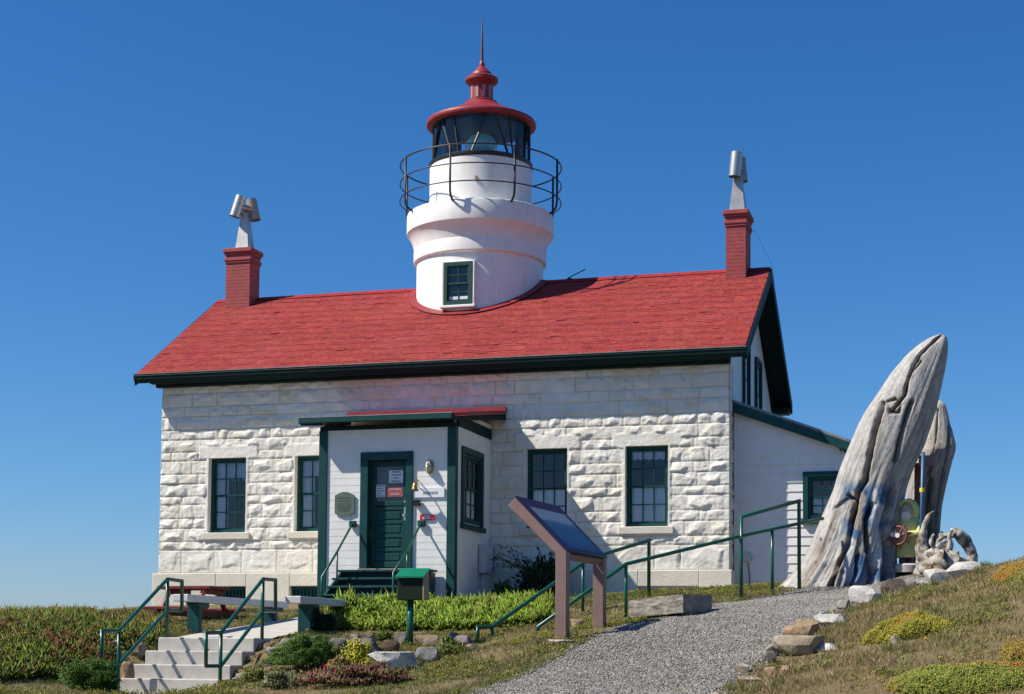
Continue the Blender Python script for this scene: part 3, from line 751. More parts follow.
# lantern room
ZA, ZB = 9.44, 10.27; NP = 10; RG = 1.02
b = MB(); b.lathe([(1.10, 9.33), (1.115, 9.36), (1.115, 9.42), (1.05, 9.45), (.95, 9.45)], TC, 80); b.lathe([(1.03, 10.24), (1.06, 10.27), (1.06, 10.31), (.95, 10.31)], TC, 64)
lr = b.build('lantern_room', M['iron'], house, smooth=True, auto=.5)
b = MB(); vs = []
def lp(k, z, r=RG): a = 2*PI*k/NP-PI/2+.12; return (TC[0]+r*math.cos(a), TC[1]+r*math.sin(a), z)
for k in range(NP):
    b.add([lp(k, ZA), lp(k+1, ZA), lp(k+1, ZB), lp(k, ZB)], [(0, 1, 2, 3)])
b.build('lantern_glazing', M['lglass'], lr)
b = MB()
for k in range(0, NP):
    if k % 2 == 0:
        b.tube([lp(k, ZA, RG+.012), lp(k+.5, ZB, RG-.015)], .026, 6); b.tube([lp(k+1.25, ZA, RG-.01), lp(k+.75, ZB, RG-.01)], .026, 6)
    else: b.tube([lp(k+.5, ZA, RG-.04), lp(k+.3, ZB, RG-.03)], .022, 6)
b.build('astragal', M['iron'], lr)
b = MB(); b.tube([(TC[0]-1.0, TC[1]-.25, 9.40), (TC[0]-1.0, TC[1]-.25, 10.28)], .03, 6); b.build('lantern_post', M['iron'], lr)
b = MB(); b.tube([(TC[0]+1.0, TC[1]+.25, 9.40), (TC[0]+1.0, TC[1]+.25, 10.28)], .035, 6); b.build('lantern_post', M['iron'], lr)
b = MB()
lens = [(.10, 9.46), (.12, 9.52), (.20, 9.55)]
for i in range(12):
    t_ = i/11; r = .20+.13*math.sin(PI*t_); z = 9.58+.46*t_; lens += [(r, z), (r+.025, z+.017)]
lens += [(.15, 10.08), (.05, 10.13)]
b.lathe(lens, TC, 32); b.build('lens', M['lens'], lr, smooth=True)
b = MB(); b.lathe([(.16, 9.40), (.16, 9.48), (.1, 9.50)], TC, 24); b.lathe([(.05, 9.5), (.055, 9.86), (.02, 9.9)], TC, 16); b.build('lens_pedestal', M['brass'], lr)
b = MB(); b.lathe([(.95, 10.25), (1.14, 10.24), (1.17, 10.255), (1.18, 10.28), (1.18, 10.325), (1.165, 10.35), (1.10, 10.385), (1.0, 10.43), (.82, 10.51), (.62, 10.60), (.46, 10.69), (.37, 10.76), (.35, 10.77), (.35, 10.80), (.29, 10.83), (.25, 10.84)], TC, 80, False, True)
b.lathe([(1.1, 10.27), (.6, 10.46), (.0, 10.54)], TC, 64, False, False)
lroof = b.build('lantern_roof', M['redpaint'], house, smooth=True, auto=.6)
b = MB(); b.lathe([(.235, 10.82), (.235, 11.17), (.26, 11.19), (.32, 11.22), (.355, 11.26), (.355, 11.32), (.31, 11.36), (.23, 11.38), (.225, 11.42), (.20, 11.46), (.13, 11.52), (.09, 11.58), (.06, 11.60), (.065, 11.64), (.05, 11.68), (.03, 11.74)], TC, 40, False, False)
vent = b.build('ventilator', M['redpaint'], lroof, smooth=True, auto=.6)
b = MB(); b.lathe([(.034, 11.735), (.024, 12.1), (.011, 12.66), (.0, 12.68)], TC, 12, False, False); b.build('spike', M['spike'], vent, smooth=True)
b = MB()
for k in range(10):
    a = 2*PI*k/10+.2; c = Vector((TC[0]+.236*math.cos(a), TC[1]+.236*math.sin(a), 11.0)); tn = Vector((-math.sin(a), math.cos(a), 0)); rd = Vector((math.cos(a), math.sin(a), 0))
    b.obox(c, tn*.032, (0, 0, .13), rd*.008)
b.build('vent_slot', M['faded'], vent)

# porch -------------------------------------------------------------
PX0, PX1, PYF = 4.42, 7.06, -2.10
PZ0, PZ1 = -.35, 3.10
def lapboards(b, x0, x1, z0, z1, plane, pitch, axis='x', top=None, gaps=(), lap=.0045):
    z = z0
    while z < z1-1e-3:
        h = min(pitch, z1-z); segs = [(x0, x1)]
        for (a, q, c, d) in gaps:
            ns = []
            for (s, e) in segs:
                if z+h*.5 > c and z+h*.5 < d:
                    if a > s: ns.append((s, min(a, e)))
                    if q < e: ns.append((max(q, s), e))
                else: ns.append((s, e))
            segs = [q_ for q_ in ns if q_[1]-q_[0] > .005]
        for (s, e) in segs:
            e0 = e1 = e
            if top:
                e0 = min(e, top(z)); e1 = min(e, top(z+h-.002))
                if e0-s < .02: continue
                e1 = max(e1, s+.01)
            if axis == 'x':
                b.add([(s, plane-lap, z), (e0, plane-lap, z), (e1, plane-.002, z+h), (s, plane-.002, z+h), (s, plane+.03, z), (e0, plane+.03, z)], [(0, 1, 2, 3), (4, 5, 1, 0)])
            else:
                b.add([(plane+lap, s, z), (plane+lap, e0, z), (plane+.003, e1, z+h), (plane+.003, s, z+h), (plane-.03, s, z), (plane-.03, e0, z)], [(0, 1, 2, 3), (4, 5, 1, 0)])
        z += h
DX0, DX1, DZ0, DZ1 = 5.24, 6.25, .53, 2.62
b = MB()
lapboards(b, PX0+.1, PX1-.1, PZ0, PZ1, PYF, .132, 'x', None, [(DX0+.02, DX1-.02, PZ0+.5, DZ1)])
lapboards(b, PYF+.1, -.03, PZ0, 3.35, PX1, .132, 'y', None, [(-1.74, -.66, 1.32, 2.64)])
b.box((PX0+.02, PYF+.1, PZ0), (PX0+.05, -.03, 3.3)); b.box((PX0+.06, PYF+.035, 2.75), (PX1-.06, PYF+.07, PZ1)); b.box((PX1-.07, -2.05, 2.7), (PX1-.035, -.03, 3.3)); b.box((PX0+.05, PYF+.035, .42), (PX1-.05, -.06, .5))
b.box((PX0+.06, PYF+.2, 2.9), (PX1-.06, -.06, 2.95))
pw = b.build('porch_wall', M['board'], house)
for x in (PX0, PX1-.16):
    b = MB(); 
    b.box((x, PYF-.035, PZ0), (x+.16, PYF+.11, PZ1-.06)); b.build('corner_post', M['green'], house, bevel=.006)
b = MB(); b.box((PX0+.01, PYF-.02, PZ1-.06), (PX1-.01, PYF+.10, PZ1+.02)); b.box((PX1-.1, PYF+.101, PZ1-.04), (PX1+.022, -.05, PZ1+.16)); b.build('head_beam', M['gutter'], house)
# door
b = MB()
b.box((DX0, PYF-.045, DZ0-.02), (DX0+.15, PYF+.07, DZ1-.15)); b.box((DX1-.13, PYF-.045, DZ0-.02), (DX1, PYF+.07, DZ1-.15)); b.box((DX0, PYF-.048, DZ1-.149), (DX1, PYF+.07, DZ1))
dfm = MB(); dfm.v, dfm.f, dfm.c = b.v, b.f, b.c
LX0, LX1, LZ0, LZ1 = DX0+.155, DX1-.135, DZ0, DZ1-.153; LY = PYF+.10
b = MB(); st_ = .1
def dbox(x0, x1, z0, z1, y0=0, y1=.045): b.box((x0, LY+y0, z0), (x1, LY+y1, z1))
dbox(LX0, LX0+st_, LZ0, LZ1); dbox(LX1-st_, LX1, LZ0, LZ1)
gl0 = LZ0+.62*(LZ1-LZ0); dbox(LX0+st_, LX1-st_, LZ1-.1, LZ1); dbox(LX0+st_, LX1-st_, gl0-.08, gl0)
zz = LZ0
nP = 4; ph = (gl0-.08-LZ0-.12)/nP
dbox(LX0+st_, LX1-st_, LZ0, LZ0+.10)
for i in range(nP):
    za = LZ0+.10+i*ph
    dbox(LX0+st_, LX1-st_, za, za+ph-.06, .018, .04)
    dbox(LX0+st_+.05, LX1-st_-.05, za+.03, za+ph-.09, .008, .02)
    dbox(LX0+st_, LX1-st_, za+ph-.06, za+ph, .006, .045)
door = b.build('door', M['green'], house, bevel=.006)
dfm.build('door_frame', M['green'], door, bevel=.006)
b = MB(); b.add([(LX0+st_-.01, LY+.02, gl0-.01), (LX1-st_+.01, LY+.02, gl0-.01), (LX1-st_+.01, LY+.02, LZ1-.09), (LX0+st_-.01, LY+.02, LZ1-.09)], [(0, 1, 2, 3)]); b.build('door_pane', M['glass'], door)
b = MB(); b.box((LX0, LY+.30, gl0-.3), (LX1, LY+.32, LZ1+.1)); b.build('door_blind', M['interior'], door)
b = MB(); kx = LX1-.05; 
b.tube([(kx, LY, 1.47), (kx, LY-.05, 1.47)], .012, 8); b.tube([(kx, LY-.05, 1.47), (kx, LY-.085, 1.47)], [.03, .026], 12); b.box((kx-.018, LY-.01, 1.38), (kx+.018, LY, 1.62)); b.tube([(kx, LY, 1.72), (kx, LY-.03, 1.72)], .02, 10)
b.build('handle', M['metal'], door)
b = MB(); b.box((DX0-.02, PYF-.07, DZ0-.05), (DX1+.02, PYF+.16, DZ0-.022)); b.build('threshold', M['plywood'], door)
# porch side window
window(house, (PX1+.012, -1.72, 1.36), (0, 1, 0), (0, 0, 1), (1, 0, 0), 1.04, 1.26, cols=3, fr=.06, trim=.11, depth=.06, curtain='low')
# porch roof
PRX0, PRX1, PRY = 4.16, 7.38, -2.42
za, zb = 3.235, 3.60
b = MB(); b.prism([(PRX0, PRY, za), (PRX0, -.07, zb), (PRX0, -.07, zb-.05), (PRX0, PRY, za-.05)], (PRX1-PRX0, 0, 0)); pr = b.build('porch_roof', M['redpaint'], house, fixn=True)
b = MB()
for i in range(5):
    y0 = PRY+(i)*(-.1-PRY)/5-.015; y1 = PRY+(i+1)*(-.1-PRY)/5; f0 = za+(y0-PRY)*(zb-za)/(-.07-PRY); f1 = za+(y1-PRY)*(zb-za)/(-.07-PRY)
    b.prism([(PRX0-.01, y0, f0+.022), (PRX0-.01, y1, f1+.012), (PRX0-.01, y1, f1+.002), (PRX0-.01, y0, f0+.002)], (PRX1-PRX0+.02, 0, 0))
b.box((PRX0+.0, -.16, zb-.01), (PRX1, -.065, zb+.085)); b.build('roofing', M['redpaint'], pr, fixn=True)
b = MB(); b.box((PRX0-.02, PRY-.05, za-.10), (PRX1-.28, PRY-.001, za-.0)); b.build('porch_gutter', M['green'], pr, bevel=.015)
b = MB(); b.prism([(PRX1-.27, PRY+.0, za-.05), (PRX1-.01, -.07, zb-.055), (PRX1-.01, -.07, zb-.17), (PRX1-.27, PRY, za-.13)], (-.03, 0, 0)); b.prism([(PRX0+.01, PRY+.0, za-.05), (PRX0+.01, -.07, zb-.055), (PRX0+.01, -.07, zb-.17), (PRX0+.01, PRY, za-.13)], (.03, 0, 0)); b.box((PRX0+.05, PRY+.0, za-.09), (PRX1-.3, PRY+.03, za-.052)); b.build('fascia', M['gutter'], pr, fixn=True)
b = MB(); b.box((PRX0-.01, PRY-.052, za+.001), (PRX1-.27, PRY+.02, za+.018)); b.build('drip_edge', M['gutter_lip'], pr)

# porch steps (a thing)
steps = thing('porch_steps', 'dark green wooden steps leading up to the porch door', 'steps', (5.9, -3.0, -.2))
SX0, SX1 = 5.0, 6.72
nst = 5
for i in range(nst):
    z = .47-i*.155; y1 = PYF-.07-i*.27; y0 = y1-.29
    if i == 0: y1 = PYF-.05
    b = MB(); b.box((SX0-.03, y0-.02, z-.04), (SX1+.03, y1, z)); tr = b.build('tread', M['green'], steps, bevel=.006)
    b = MB(); b.box((SX0+.0, y0+.02, z-.155), (SX1, y0+.045, z-.041)); b.build('riser', M['gutter'], steps)
for x in (SX0+.01, SX1-.05):
    b = MB(); b.prism([(x, PYF-.06, .42), (x, PYF-.4, .42), (x, PYF-1.5, -.24), (x, PYF-1.5, -.5), (x, PYF-.06, -.5)], (.04, 0, 0)); b.build('stringer', M['green'], steps, fixn=True)
for k, (br, bend, low) in enumerate((((352.5, 524), (333, 551.5), (313, 577.5)), ((421, 523.5), (404.5, 551), (389, 573)))):
    A = atY(*br, PYF-.06); B = atY(*bend, PYF-.75); Cc = atY(*low, PYF-1.42)
    X = A[0]
    A = (X, PYF-.07, A[2]); Bp = (X, PYF-.75, B[2]); Cp = (X, PYF-1.42, Cc[2]); gz = -.25
    b = MB(); b.tube([A, Bp, Cp, (X, PYF-1.42, gz)], .02, 8); h = b.build('handrail', M['pipe'], steps, smooth=True)
    b = MB(); b.tube([(X, PYF-.75, B[2]), (X, PYF-.75, .1)], .017, 8); b.build('rail_post', M['pipe'], h, smooth=True)
    b = MB(); b.box((X-.07, PYF-.075, A[2]-.06), (X+.07, PYF-.018, A[2]+.06)); b.build('wall_bracket', M['green'], h, bevel=.015)

# things on the porch front
def P2(x, y, Y=PYF-.02): return atY(x, y, Y)
b = MB(); c = P2(429.5, 467); 
lamp = thing('wall_lamp', 'oval caged wall lamp beside the porch door', 'lamp', (c[0], PYF-.02, c[2]))
b.lathe([(.0, 0)], (0, 0), 8)
b = MB(); m_ = Matrix.Translation((c[0], PYF-.02, c[2]))
pts = [];
def ellipsoid(b, c, r, n=16, m=10, M_=None):
    vs = []; fs = []
    for j in range(m+1):
        a = -PI/2+PI*j/m
        for i in range(n):
            q = 2*PI*i/n; vs.append((c[0]+r[0]*math.cos(a)*math.cos(q), c[1]+r[1]*math.cos(a)*math.sin(q), c[2]+r[2]*math.sin(a)))
    for j in range(m):
        for i in range(n): fs.append((j*n+i, j*n+(i+1) % n, (j+1)*n+(i+1) % n, (j+1)*n+i))
    if M_: vs = [M_ @ Vector(v) for v in vs]
    b.add(vs, fs)
ellipsoid(b, (c[0], PYF-.07, c[2]), (.058, .06, .105)); b.build('globe', M['lampglass'], lamp, smooth=True)
b = MB(); b.tube([(c[0]+.066*math.cos(a), PYF-.03, c[2]+.115*math.sin(a)) for a in [2*PI*i/20 for i in range(20)]], .014, 6, closed=True)
b.tube([(c[0], PYF-.03-.105*math.sin(a), c[2]+.115*math.cos(a)) for a in [PI*i/10 for i in range(11)]], .009, 6); b.tube([(c[0]+.066*math.cos(a), PYF-.03-.105*math.sin(a), c[2]) for a in [PI*i/10 for i in range(11)]], .009, 6)
b.build('cage', M['brass'], lamp)
# green plaque
p0 = P2(335.2, 495); p1 = P2(354.4, 515.5); pm = (p0[0]+p1[0])/2; tz = P2(345, 491.5)[2]-.01; bz = P2(345, 516)[2]; hgt = tz-bz
x0, x1 = p0[0], p1[0]
pl = thing('wall_plaque', 'green bronze plaque with peaked top and bottom on porch front', 'plaque', (pm, PYF-.02, bz))
def cut(ins, y): return [(x0+ins, y, bz+.05+ins*.6), (pm-.06, y, bz+.0+ins), (pm+.06, y, bz+ins), (x1-ins, y, bz+.05+ins*.6), (x1-ins, y, tz-.06-ins*.6), (pm+.05, y, tz-ins), (pm-.05, y, tz-ins), (x0+ins, y, tz-.06-ins*.6)]
b = MB(); b.prism(cut(0, PYF-.018), (0, -.02, 0)); b.build('plate', M['plaque'], pl, fixn=True)
b = MB(); 
for (q, w_, t_) in ((.74, .9, .008), (.62, .75, .012), (.50, .86, .006), (.42, .8, .01), (.34, .86, .006), (.27, .7, .01), (.20, .5, .008)):
    b.box((pm-(x1-x0)*.5*w_*.86, PYF-.041, bz+hgt*q), (pm+(x1-x0)*.5*w_*.86, PYF-.037, bz+hgt*q+t_))
b.build('raised_lettering', M['plaque_dark'], pl)
# white name board with dark lettering, bell bracket, black box, red sign
p0 = P2(415.3, 490); p1 = P2(444.5, 497.2)
nb = thing('name_board', 'narrow white board with small dark lettering right of the door', 'sign', ((p0[0]+p1[0])/2, PYF-.02, p1[2]))
b = MB(); b.box((p0[0], PYF-.034, p1[2]), (p1[0], PYF-.012, p0[2]+.04)); b.build('board', M['white'], nb, bevel=.003)
b = MB()
for i in range(7):
    xx = p0[0]+.28*(p1[0]-p0[0])+i*.041; b.box((xx, PYF-.037, (p0[2]+p1[2])/2-.01), (xx+.028, PYF-.0335, (p0[2]+p1[2])/2+.035))
b.build('lettering', M['rubber'], nb)
c = P2(420, 487)
bell = thing('brass_bell', 'small brass bell on a bracket right of the door', 'bell', (c[0], PYF-.02, c[2]))
b = MB(); b.tube([(c[0]-.02, PYF-.015, c[2]+.10), (c[0]-.02, PYF-.14, c[2]+.13), (c[0]-.02, PYF-.24, c[2]+.06)], .012, 6); b.tube([(c[0]-.02, PYF-.015, c[2]-.02), (c[0]-.02, PYF-.14, c[2]+.10)], .009, 6); b.build('bracket', M['brass'], bell)
b = MB(); b.lathe([(.0, c[2]+.06), (.03, c[2]+.05), (.045, c[2]), (.055, c[2]-.05), (.075, c[2]-.09), (.068, c[2]-.09), (.0, c[2]-.03)], (c[0]-.02, PYF-.24), 20, False, False); b.build('bell_cup', M['brass'], bell, smooth=True)
c = P2(418, 503.5)
bx = MB(); bx.box((c[0]-.06, PYF-.14, c[2]-.045), (c[0]+.055, PYF-.018, c[2]+.04)); bx.box((c[0]-.07, PYF-.15, c[2]+.0401), (c[0]+.065, PYF-.018, c[2]+.052))
o = bx.build('wall_box', M['black'], None, bevel=.006); tag(o, 'small black box mounted above the red sign', 'box')
p0 = P2(420, 514.5); p1 = P2(434.5, 520)
rs_ = thing('warning_sign', 'small red sign with white lettering below the black box', 'sign', ((p0[0]+p1[0])/2, PYF-.02, p1[2]))
b = MB(); b.box((p0[0], PYF-.030, p1[2]), (p1[0], PYF-.014, p0[2])); b.build('panel', M['redsign'], rs_, bevel=.004)
w_ = p1[0]-p0[0]; h = p0[2]-p1[2]
for r, (a, q) in enumerate(((.2, .75), (.2, .8))):
    b = MB(); n = 6; z0 = p1[2]+h*(.54 if r == 0 else .18)
    for i in range(n):
        xa = p0[0]+w_*(a+(q-a)*i/n); b.box((xa, PYF-.0335, z0), (xa+w_*(q-a)/n*.72, PYF-.0295, z0+h*.26))
    b.build('lettering', M['white'], rs_)
# papers taped to the door pane
def paper(label, px0, py0, px1, py1, mat, lines):
    p0 = atY(px0, py0, LY+.0); p1 = atY(px1, py1, LY+.0)
    g = thing('paper_notice', label, 'notice', ((p0[0]+p1[0])/2, LY+.012, p1[2]), 'notices taped on the door glass')
    b = MB(); b.box((p0[0], LY+.008, p1[2]), (p1[0], LY+.014, p0[2])); b.build('sheet', M[mat], g)
    b = MB(); n = len(lines); h = p0[2]-p1[2]
    for i, (a, q) in enumerate(lines):
        z = p0[2]-h*(i+.5)/n; b.box((p0[0]+(p1[0]-p0[0])*a, LY+.004, z-h/n*.22), (p0[0]+(p1[0]-p0[0])*q, LY+.0075, z+h/n*.22))
    b.build('print', M['rubber'] if mat == 'white' else M['faded'], g)
paper('large white notice at upper right of the door glass', 389, 470.5, 403.3, 482.5, 'white', [(.2, .8), (.15, .85), (.3, .7), (.15, .8)])
paper('narrow white notice at lower left of the door glass', 376, 485, 385, 497, 'white', [(.1, .9), (.1, .8), (.1, .9), (.1, .6), (.1, .9)])
paper('red printed notice at lower right of the door glass', 387.5, 487, 402.5, 496.5, 'rednotice', [(.1, .9), (.2, .8)])
# meter box on the porch side wall
g = thing('meter_box', 'grey utility meter box below the porch side window', 'meter box', (PX1+.1, -.5, .5))
b = MB(); b.box((PX1+.018, -.80, .48), (PX1+.16, -.36, 1.02)); b.build('cabinet', M['grey_box'], g, bevel=.01)
b = MB(); b.box((PX1+.018, -.33, .52), (PX1+.12, -.12, .98)); b.build('side_cabinet', M['rubber'], g, bevel=.01)
b = MB(); b.tube([(PX1+.07, -.7, .48), (PX1+.07, -.7, -.4)], .022, 8); b.tube([(PX1+.06, -.24, .98), (PX1+.06, -.24, 1.15)], .018, 8); b.build('conduit', M['grey_box'], g, smooth=True)

# annex ---------------------------------------------------------------
AY0 = .50; AXR = 13.62
zr0 = 3.74; sl = (3.74-2.93)/(AXR+.14-W)
def topx(z): return W+.04+(zr0-.20-z)/sl
WX0, WZa, WW, WH = 12.80, 1.42, .80, .92
b = MB(); wx0, wz0_ = atY(803, 472, AY0)[0], atY(803, 472, AY0)[2]; wz1_ = atY(803, 522, AY0)[2]
ww = .86
lapboards(b, W+.035, AXR, -.3, zr0-.1, AY0, .165, 'x', topx, [(wx0+.06, wx0+ww-.06, wz1_+.06, wz0_-.06)], .017)
b.prism([(W, AY0+.04, -.3), (AXR, AY0+.04, -.3), (AXR, AY0+.04, 2.78), (W, AY0+.04, 3.54)], (0, .02, 0)) if False else None
b.box((AXR-.03, AY0+.03, -.4), (AXR, 4.4, 2.75)); b.box((W+.1, 4.37, -.4), (AXR, 4.4, 2.75))
b.build('annex_wall', M['annex'], house)
b = MB(); b.box((wx0-.02, AY0+.5, wz1_-.1), (AXR-.04, AY0+.52, wz0_+.2)); b.build('annex_interior', M['interior'], house)
window(house, (wx0+.09, AY0-.02, wz1_+.06), (1, 0, 0), (0, 0, 1), (0, -1, 0), ww-.18, wz0_-wz1_-.15, cols=3, fr=.05, trim=.09, depth=.05, curtain='low')
b = MB(); x1 = AXR+.14
b.prism([(W+.03, AY0-.13, zr0), (x1, AY0-.13, zr0-sl*(x1-W)), (x1, AY0-.13, zr0-sl*(x1-W)-.06), (W+.03, AY0-.13, zr0-.06)], (0, 4.6, 0)); ar = b.build('annex_roof', M['gutter_lip'], house, fixn=True)
b = MB(); b.prism([(W+.032, AY0-.15, zr0-.055), (x1+.01, AY0-.15, zr0-sl*(x1-W)-.055), (x1+.01, AY0-.15, zr0-sl*(x1-W)-.22), (W+.032, AY0-.15, zr0-.24)], (0, .05, 0)); b.prism([(W+.032, AY0-.098, zr0-.065), (x1-.05, AY0-.098, zr0-sl*(x1-W)-.045), (x1-.05, AY0-.098, zr0-sl*(x1-W)-.13), (W+.032, AY0-.098, zr0-.15)], (0, .1, 0)); b.build('annex_fascia', M['green'], ar, fixn=True)
c = atY(747, 557, AY0)
g = thing('wall_vent', 'small round grey vent cap low on the annex wall', 'vent', (c[0], AY0, c[2]))
b = MB(); b.tube([(c[0], AY0-.015, c[2]), (c[0], AY0-.09, c[2])], [.10, .085], 18); b.build('cap', M['grey_box'], g, smooth=True, auto=.6)
b = MB(); b.tube([(c[0]+.02, AY0-.03, c[2]-.09), (c[0]+.05, AY0-.03, c[2]-.35), (c[0]+.04, AY0-.03, -.2)], .008, 5); b.build('cable', M['iron'], g)

# ------------------------------------------------------------------ concrete stairs, landing, rails, benches
ST0 = (6.03, 7.37)
stair = thing('concrete_steps', 'four pale concrete steps rising to the lawn', 'steps', (6.7, -11.4, -1.5))
b = MB(); YT = -10.85; rise = .168; trd = .32
for i in range(6):
    z1 = -.82-i*rise; y0 = YT-i*trd; 
    b.box((ST0[0]-.0005*i, y0-.0, z1-rise-(.9 if i == 5 else .3)), (ST0[1]+.0005*i, y0+trd+(.25 if i == 0 else .02), z1))
b.build('step_flight', M['concrete'], stair, bevel=.012)
# landing (path slab up to the porch)
b = MB(); ys = np.linspace(YT+.55, -3.7, 40)
vs = []; fs = []
for i, y in enumerate(ys):
    for x in (6.0, 6.7, 7.36): vs.append((x, y, -.818 if i == 0 else -.825+max(0, y+10.5)*.088))
for i in range(39):
    for k in range(2): fs.append((3*i+k, 3*i+k+1, 3*i+k+4, 3*i+k+3))
b.add(vs, fs); b.build('concrete_walk', M['concrete'], None); bpy.data.objects['concrete_walk']['kind'] = 'structure'

def stair_rail(px, label):
    """px: dict of pixels -> built in the plane X = const"""
    X = px['X']
    q = lambda k: Vector(atX(*px[k], X))
    g = thing('stair_railing', label, 'railing', tuple(Vector((X, q('low')[1], q('foot')[2]))), 'green pipe railings of the concrete steps')
    r = .024
    b = MB(); b.tube([q('end_b'), q('end_t'), q('low'), q('top'), q('top2'), q('top2_b')], r, 8); b.build('top_rail', M['pipe'], g, smooth=True)
    b = MB(); b.tube([q('end_b'), q('mid_low'), q('mid_top'), q('top2_b')], r*.95, 8); b.build('lower_rail', M['pipe'], g, smooth=True)
    b = MB(); b.tube([q('low'), q('foot')-Vector((0, 0, .06))], r, 8); b.build('post', M['pipe'], g, smooth=True)
    b = MB(); b.tube([q('top'), q('topfoot')-Vector((0, 0, .03))], r, 8); b.build('post', M['pipe'], g, smooth=True)
    return g
stair_rail(dict(X=6.14, end_t=(102, 631.5), end_b=(102, 663), low=(119, 631), mid_low=(119, 664), foot=(118, 692), top=(167.5, 579), top2=(182, 581), mid_top=(167.5, 610), top2_b=(182, 611), topfoot=(167, 636)), 'green pipe railing on the left side of the concrete steps')
stair_rail(dict(X=7.36, end_t=(206, 633), end_b=(206, 666), low=(221, 632.5), mid_low=(221, 666), foot=(219.5, 705), top=(263, 579), top2=(275.5, 580), mid_top=(263, 610.5), top2_b=(275.5, 611), topfoot=(262, 637)), 'green pipe railing on the right side of the concrete steps')

def bench(x, y0, y1, zt, label):
    z0 = g1(x, y0); z1 = g1(x, y1)
    g = thing('plank_bench', label, 'bench', (x, (y0+y1)/2, z0), 'plank benches beside the walk')
    b = MB(); b.prism([(x-.11, y0, zt), (x+.11, y0, zt), (x+.11, y0, zt-.095), (x-.11, y0, zt-.095)], (0, y1-y0, .0)); b.build('seat', M['benchtop'], g, bevel=.008, fixn=True)
    for y in (y0+.36, y1-.45):
        zz = min(g1(x, y), z0)-.05
        b = MB(); b.box((x-.09, y, zz), (x+.09, y+.09, zt-.096)); b.build('leg', M['green'], g, bevel=.006)
        b = MB(); b.box((x-.088, y+.02, zt-.16), (x+.088, y+.3, zt-.097)); b.build('bracket', M['green'], g)
    return g
p = atD(173, 597, 21.3); bench(p[0]+.11, p[1], p[1]+3.2, atD(173, 594.2, 21.3)[2], 'grey topped plank bench with green legs left of the walk')
p = atD(285, 597, 20.5); bench(p[0]+.11, p[1], p[1]+3.0, atD(285, 596, 20.5)[2], 'grey topped plank bench with green legs right of the walk')

# picnic table
c = Vector(atD(193, 640, 25.6)); gz = g1(c.x, c.y)
zT = atD(190, 586, 25.4)[2]
tb = thing('picnic_table', 'dark red wooden picnic table with attached benches on the lawn', 'picnic table', (c.x, c.y, gz))
TZ = zT; L = .52
b = MB()
for i in range(5): yy = c.y-.36+i*.148; b.box((c.x-L*.9, yy, TZ-.05), (c.x+L*.9, yy+.135, TZ))
b.build('tabletop', M['darkred'], tb, bevel=.006)
for s in (-1, 1):
    b = MB()
    for i in range(2): yy = c.y+s*.66-.14+i*.148; b.box((c.x-L*1.0, yy, TZ-.38), (c.x+L*1.0, yy+.135, TZ-.335))
    b.build('seat', M['darkred'], tb, bevel=.006)
for s in (-1, 1):
    x = c.x+s*(L-.22)
    b = MB()
    for q in (-1, 1):
        b.prism([(x-.022, c.y+q*.62, gz-.05), (x-.022, c.y+q*.72, gz-.05), (x-.022, c.y+q*.28, TZ-.05), (x-.022, c.y+q*.18, TZ-.05)], (.045, 0, 0))
    b.box((x+.024, c.y-.78, TZ-.47), (x+.065, c.y+.78, TZ-.381)); b.box((x+.024, c.y-.35, TZ-.13), (x+.065, c.y+.35, TZ-.051))
    b.build('leg_frame', M['darkred'], tb, fixn=True)

# post box
c = spot(410, 20.0); zt = atD(410, 568.5, 20)[2]; zb = atD(410, 600, 20)[2]
g = thing('post_box', 'green box with sloping lid on a slim post', 'box', tuple(c))
b = MB(); b.tube([(c.x, c.y, c.z-.1), (c.x, c.y, zb+.02)], .042, 10); b.build('post', M['pipe'], g, smooth=True)
x0 = atD(397.5, 585, 20)[0]; x1 = x0+.335; y0 = c.y-.10; y1 = c.y+.09
b = MB(); b.prism([(x0, y0, zb), (x0, y1, zb), (x0, y1, zt-.02), (x0, y0, zt-.10)], (x1-x0, 0, 0)); bo = b.build('box_body', M['mailshade'], g, fixn=True, bevel=.005)
b = MB(); b.prism([(x1+.001, y0+.0, zb), (x1+.001, y1, zb), (x1+.001, y1, zt-.03), (x1+.001, y0, zt-.11)], (.018, 0, 0)); b.build('side_board', M['plywood'], bo, fixn=True)
b = MB(); b.prism([(x0-.015, y0-.04, zt-.115), (x0-.015, y1+.01, zt-.005), (x0-.015, y1+.01, zt+.012), (x0-.015, y0-.04, zt-.098)], (x1-x0+.045, 0, 0)); b.box((x0-.015, y0-.042, zt-.12), (x1+.03, y0-.03, zt-.099)); b.build('lid', M['mailgreen'], g, fixn=True)

# interpretive sign --------------------------------------------------
b0 = spot(562.3, 17.6); e0 = Vector(atD(599.5, 640, 18.75)); wv = (e0-b0); wv.z = 0; wl = wv.length; wv.normalize()
uv = Vector((-wv.y, wv.x, 0))           # away from the reader (left)
b1 = b0+wv*wl; b1.z = g1(b1.x, b1.y)
zj = atD(562, 551.5, 17.6)[2]
sgn = thing('information_sign', 'brown framed slanted information panel on two posts beside the gravel path', 'sign', tuple(b0))
hw = .065
topz = {}
for k, bb in enumerate((b0, b1)):
    b = MB(); bb = Vector(bb); up = Vector((0, 0, 1)); sd = uv
    th = Vector((wv.x, wv.y, 0))
    lo = bb.z-.15
    # post plus slanting arm as one bent piece
    ln = .545
    pts = [bb-sd*hw+up*(lo-bb.z), bb-sd*hw+up*(zj-bb.z), bb+sd*ln+up*(zj-bb.z+ln+hw+.0), bb+sd*(ln+.09)+up*(zj-bb.z+ln+hw-.09), bb+sd*hw+up*(zj-bb.z-.02), bb+sd*hw+up*(lo-bb.z)]
    b.prism([p-th*hw*.9 for p in pts], th*hw*1.8); b.build('post', M['signframe'], sgn, fixn=True, bevel=.006)
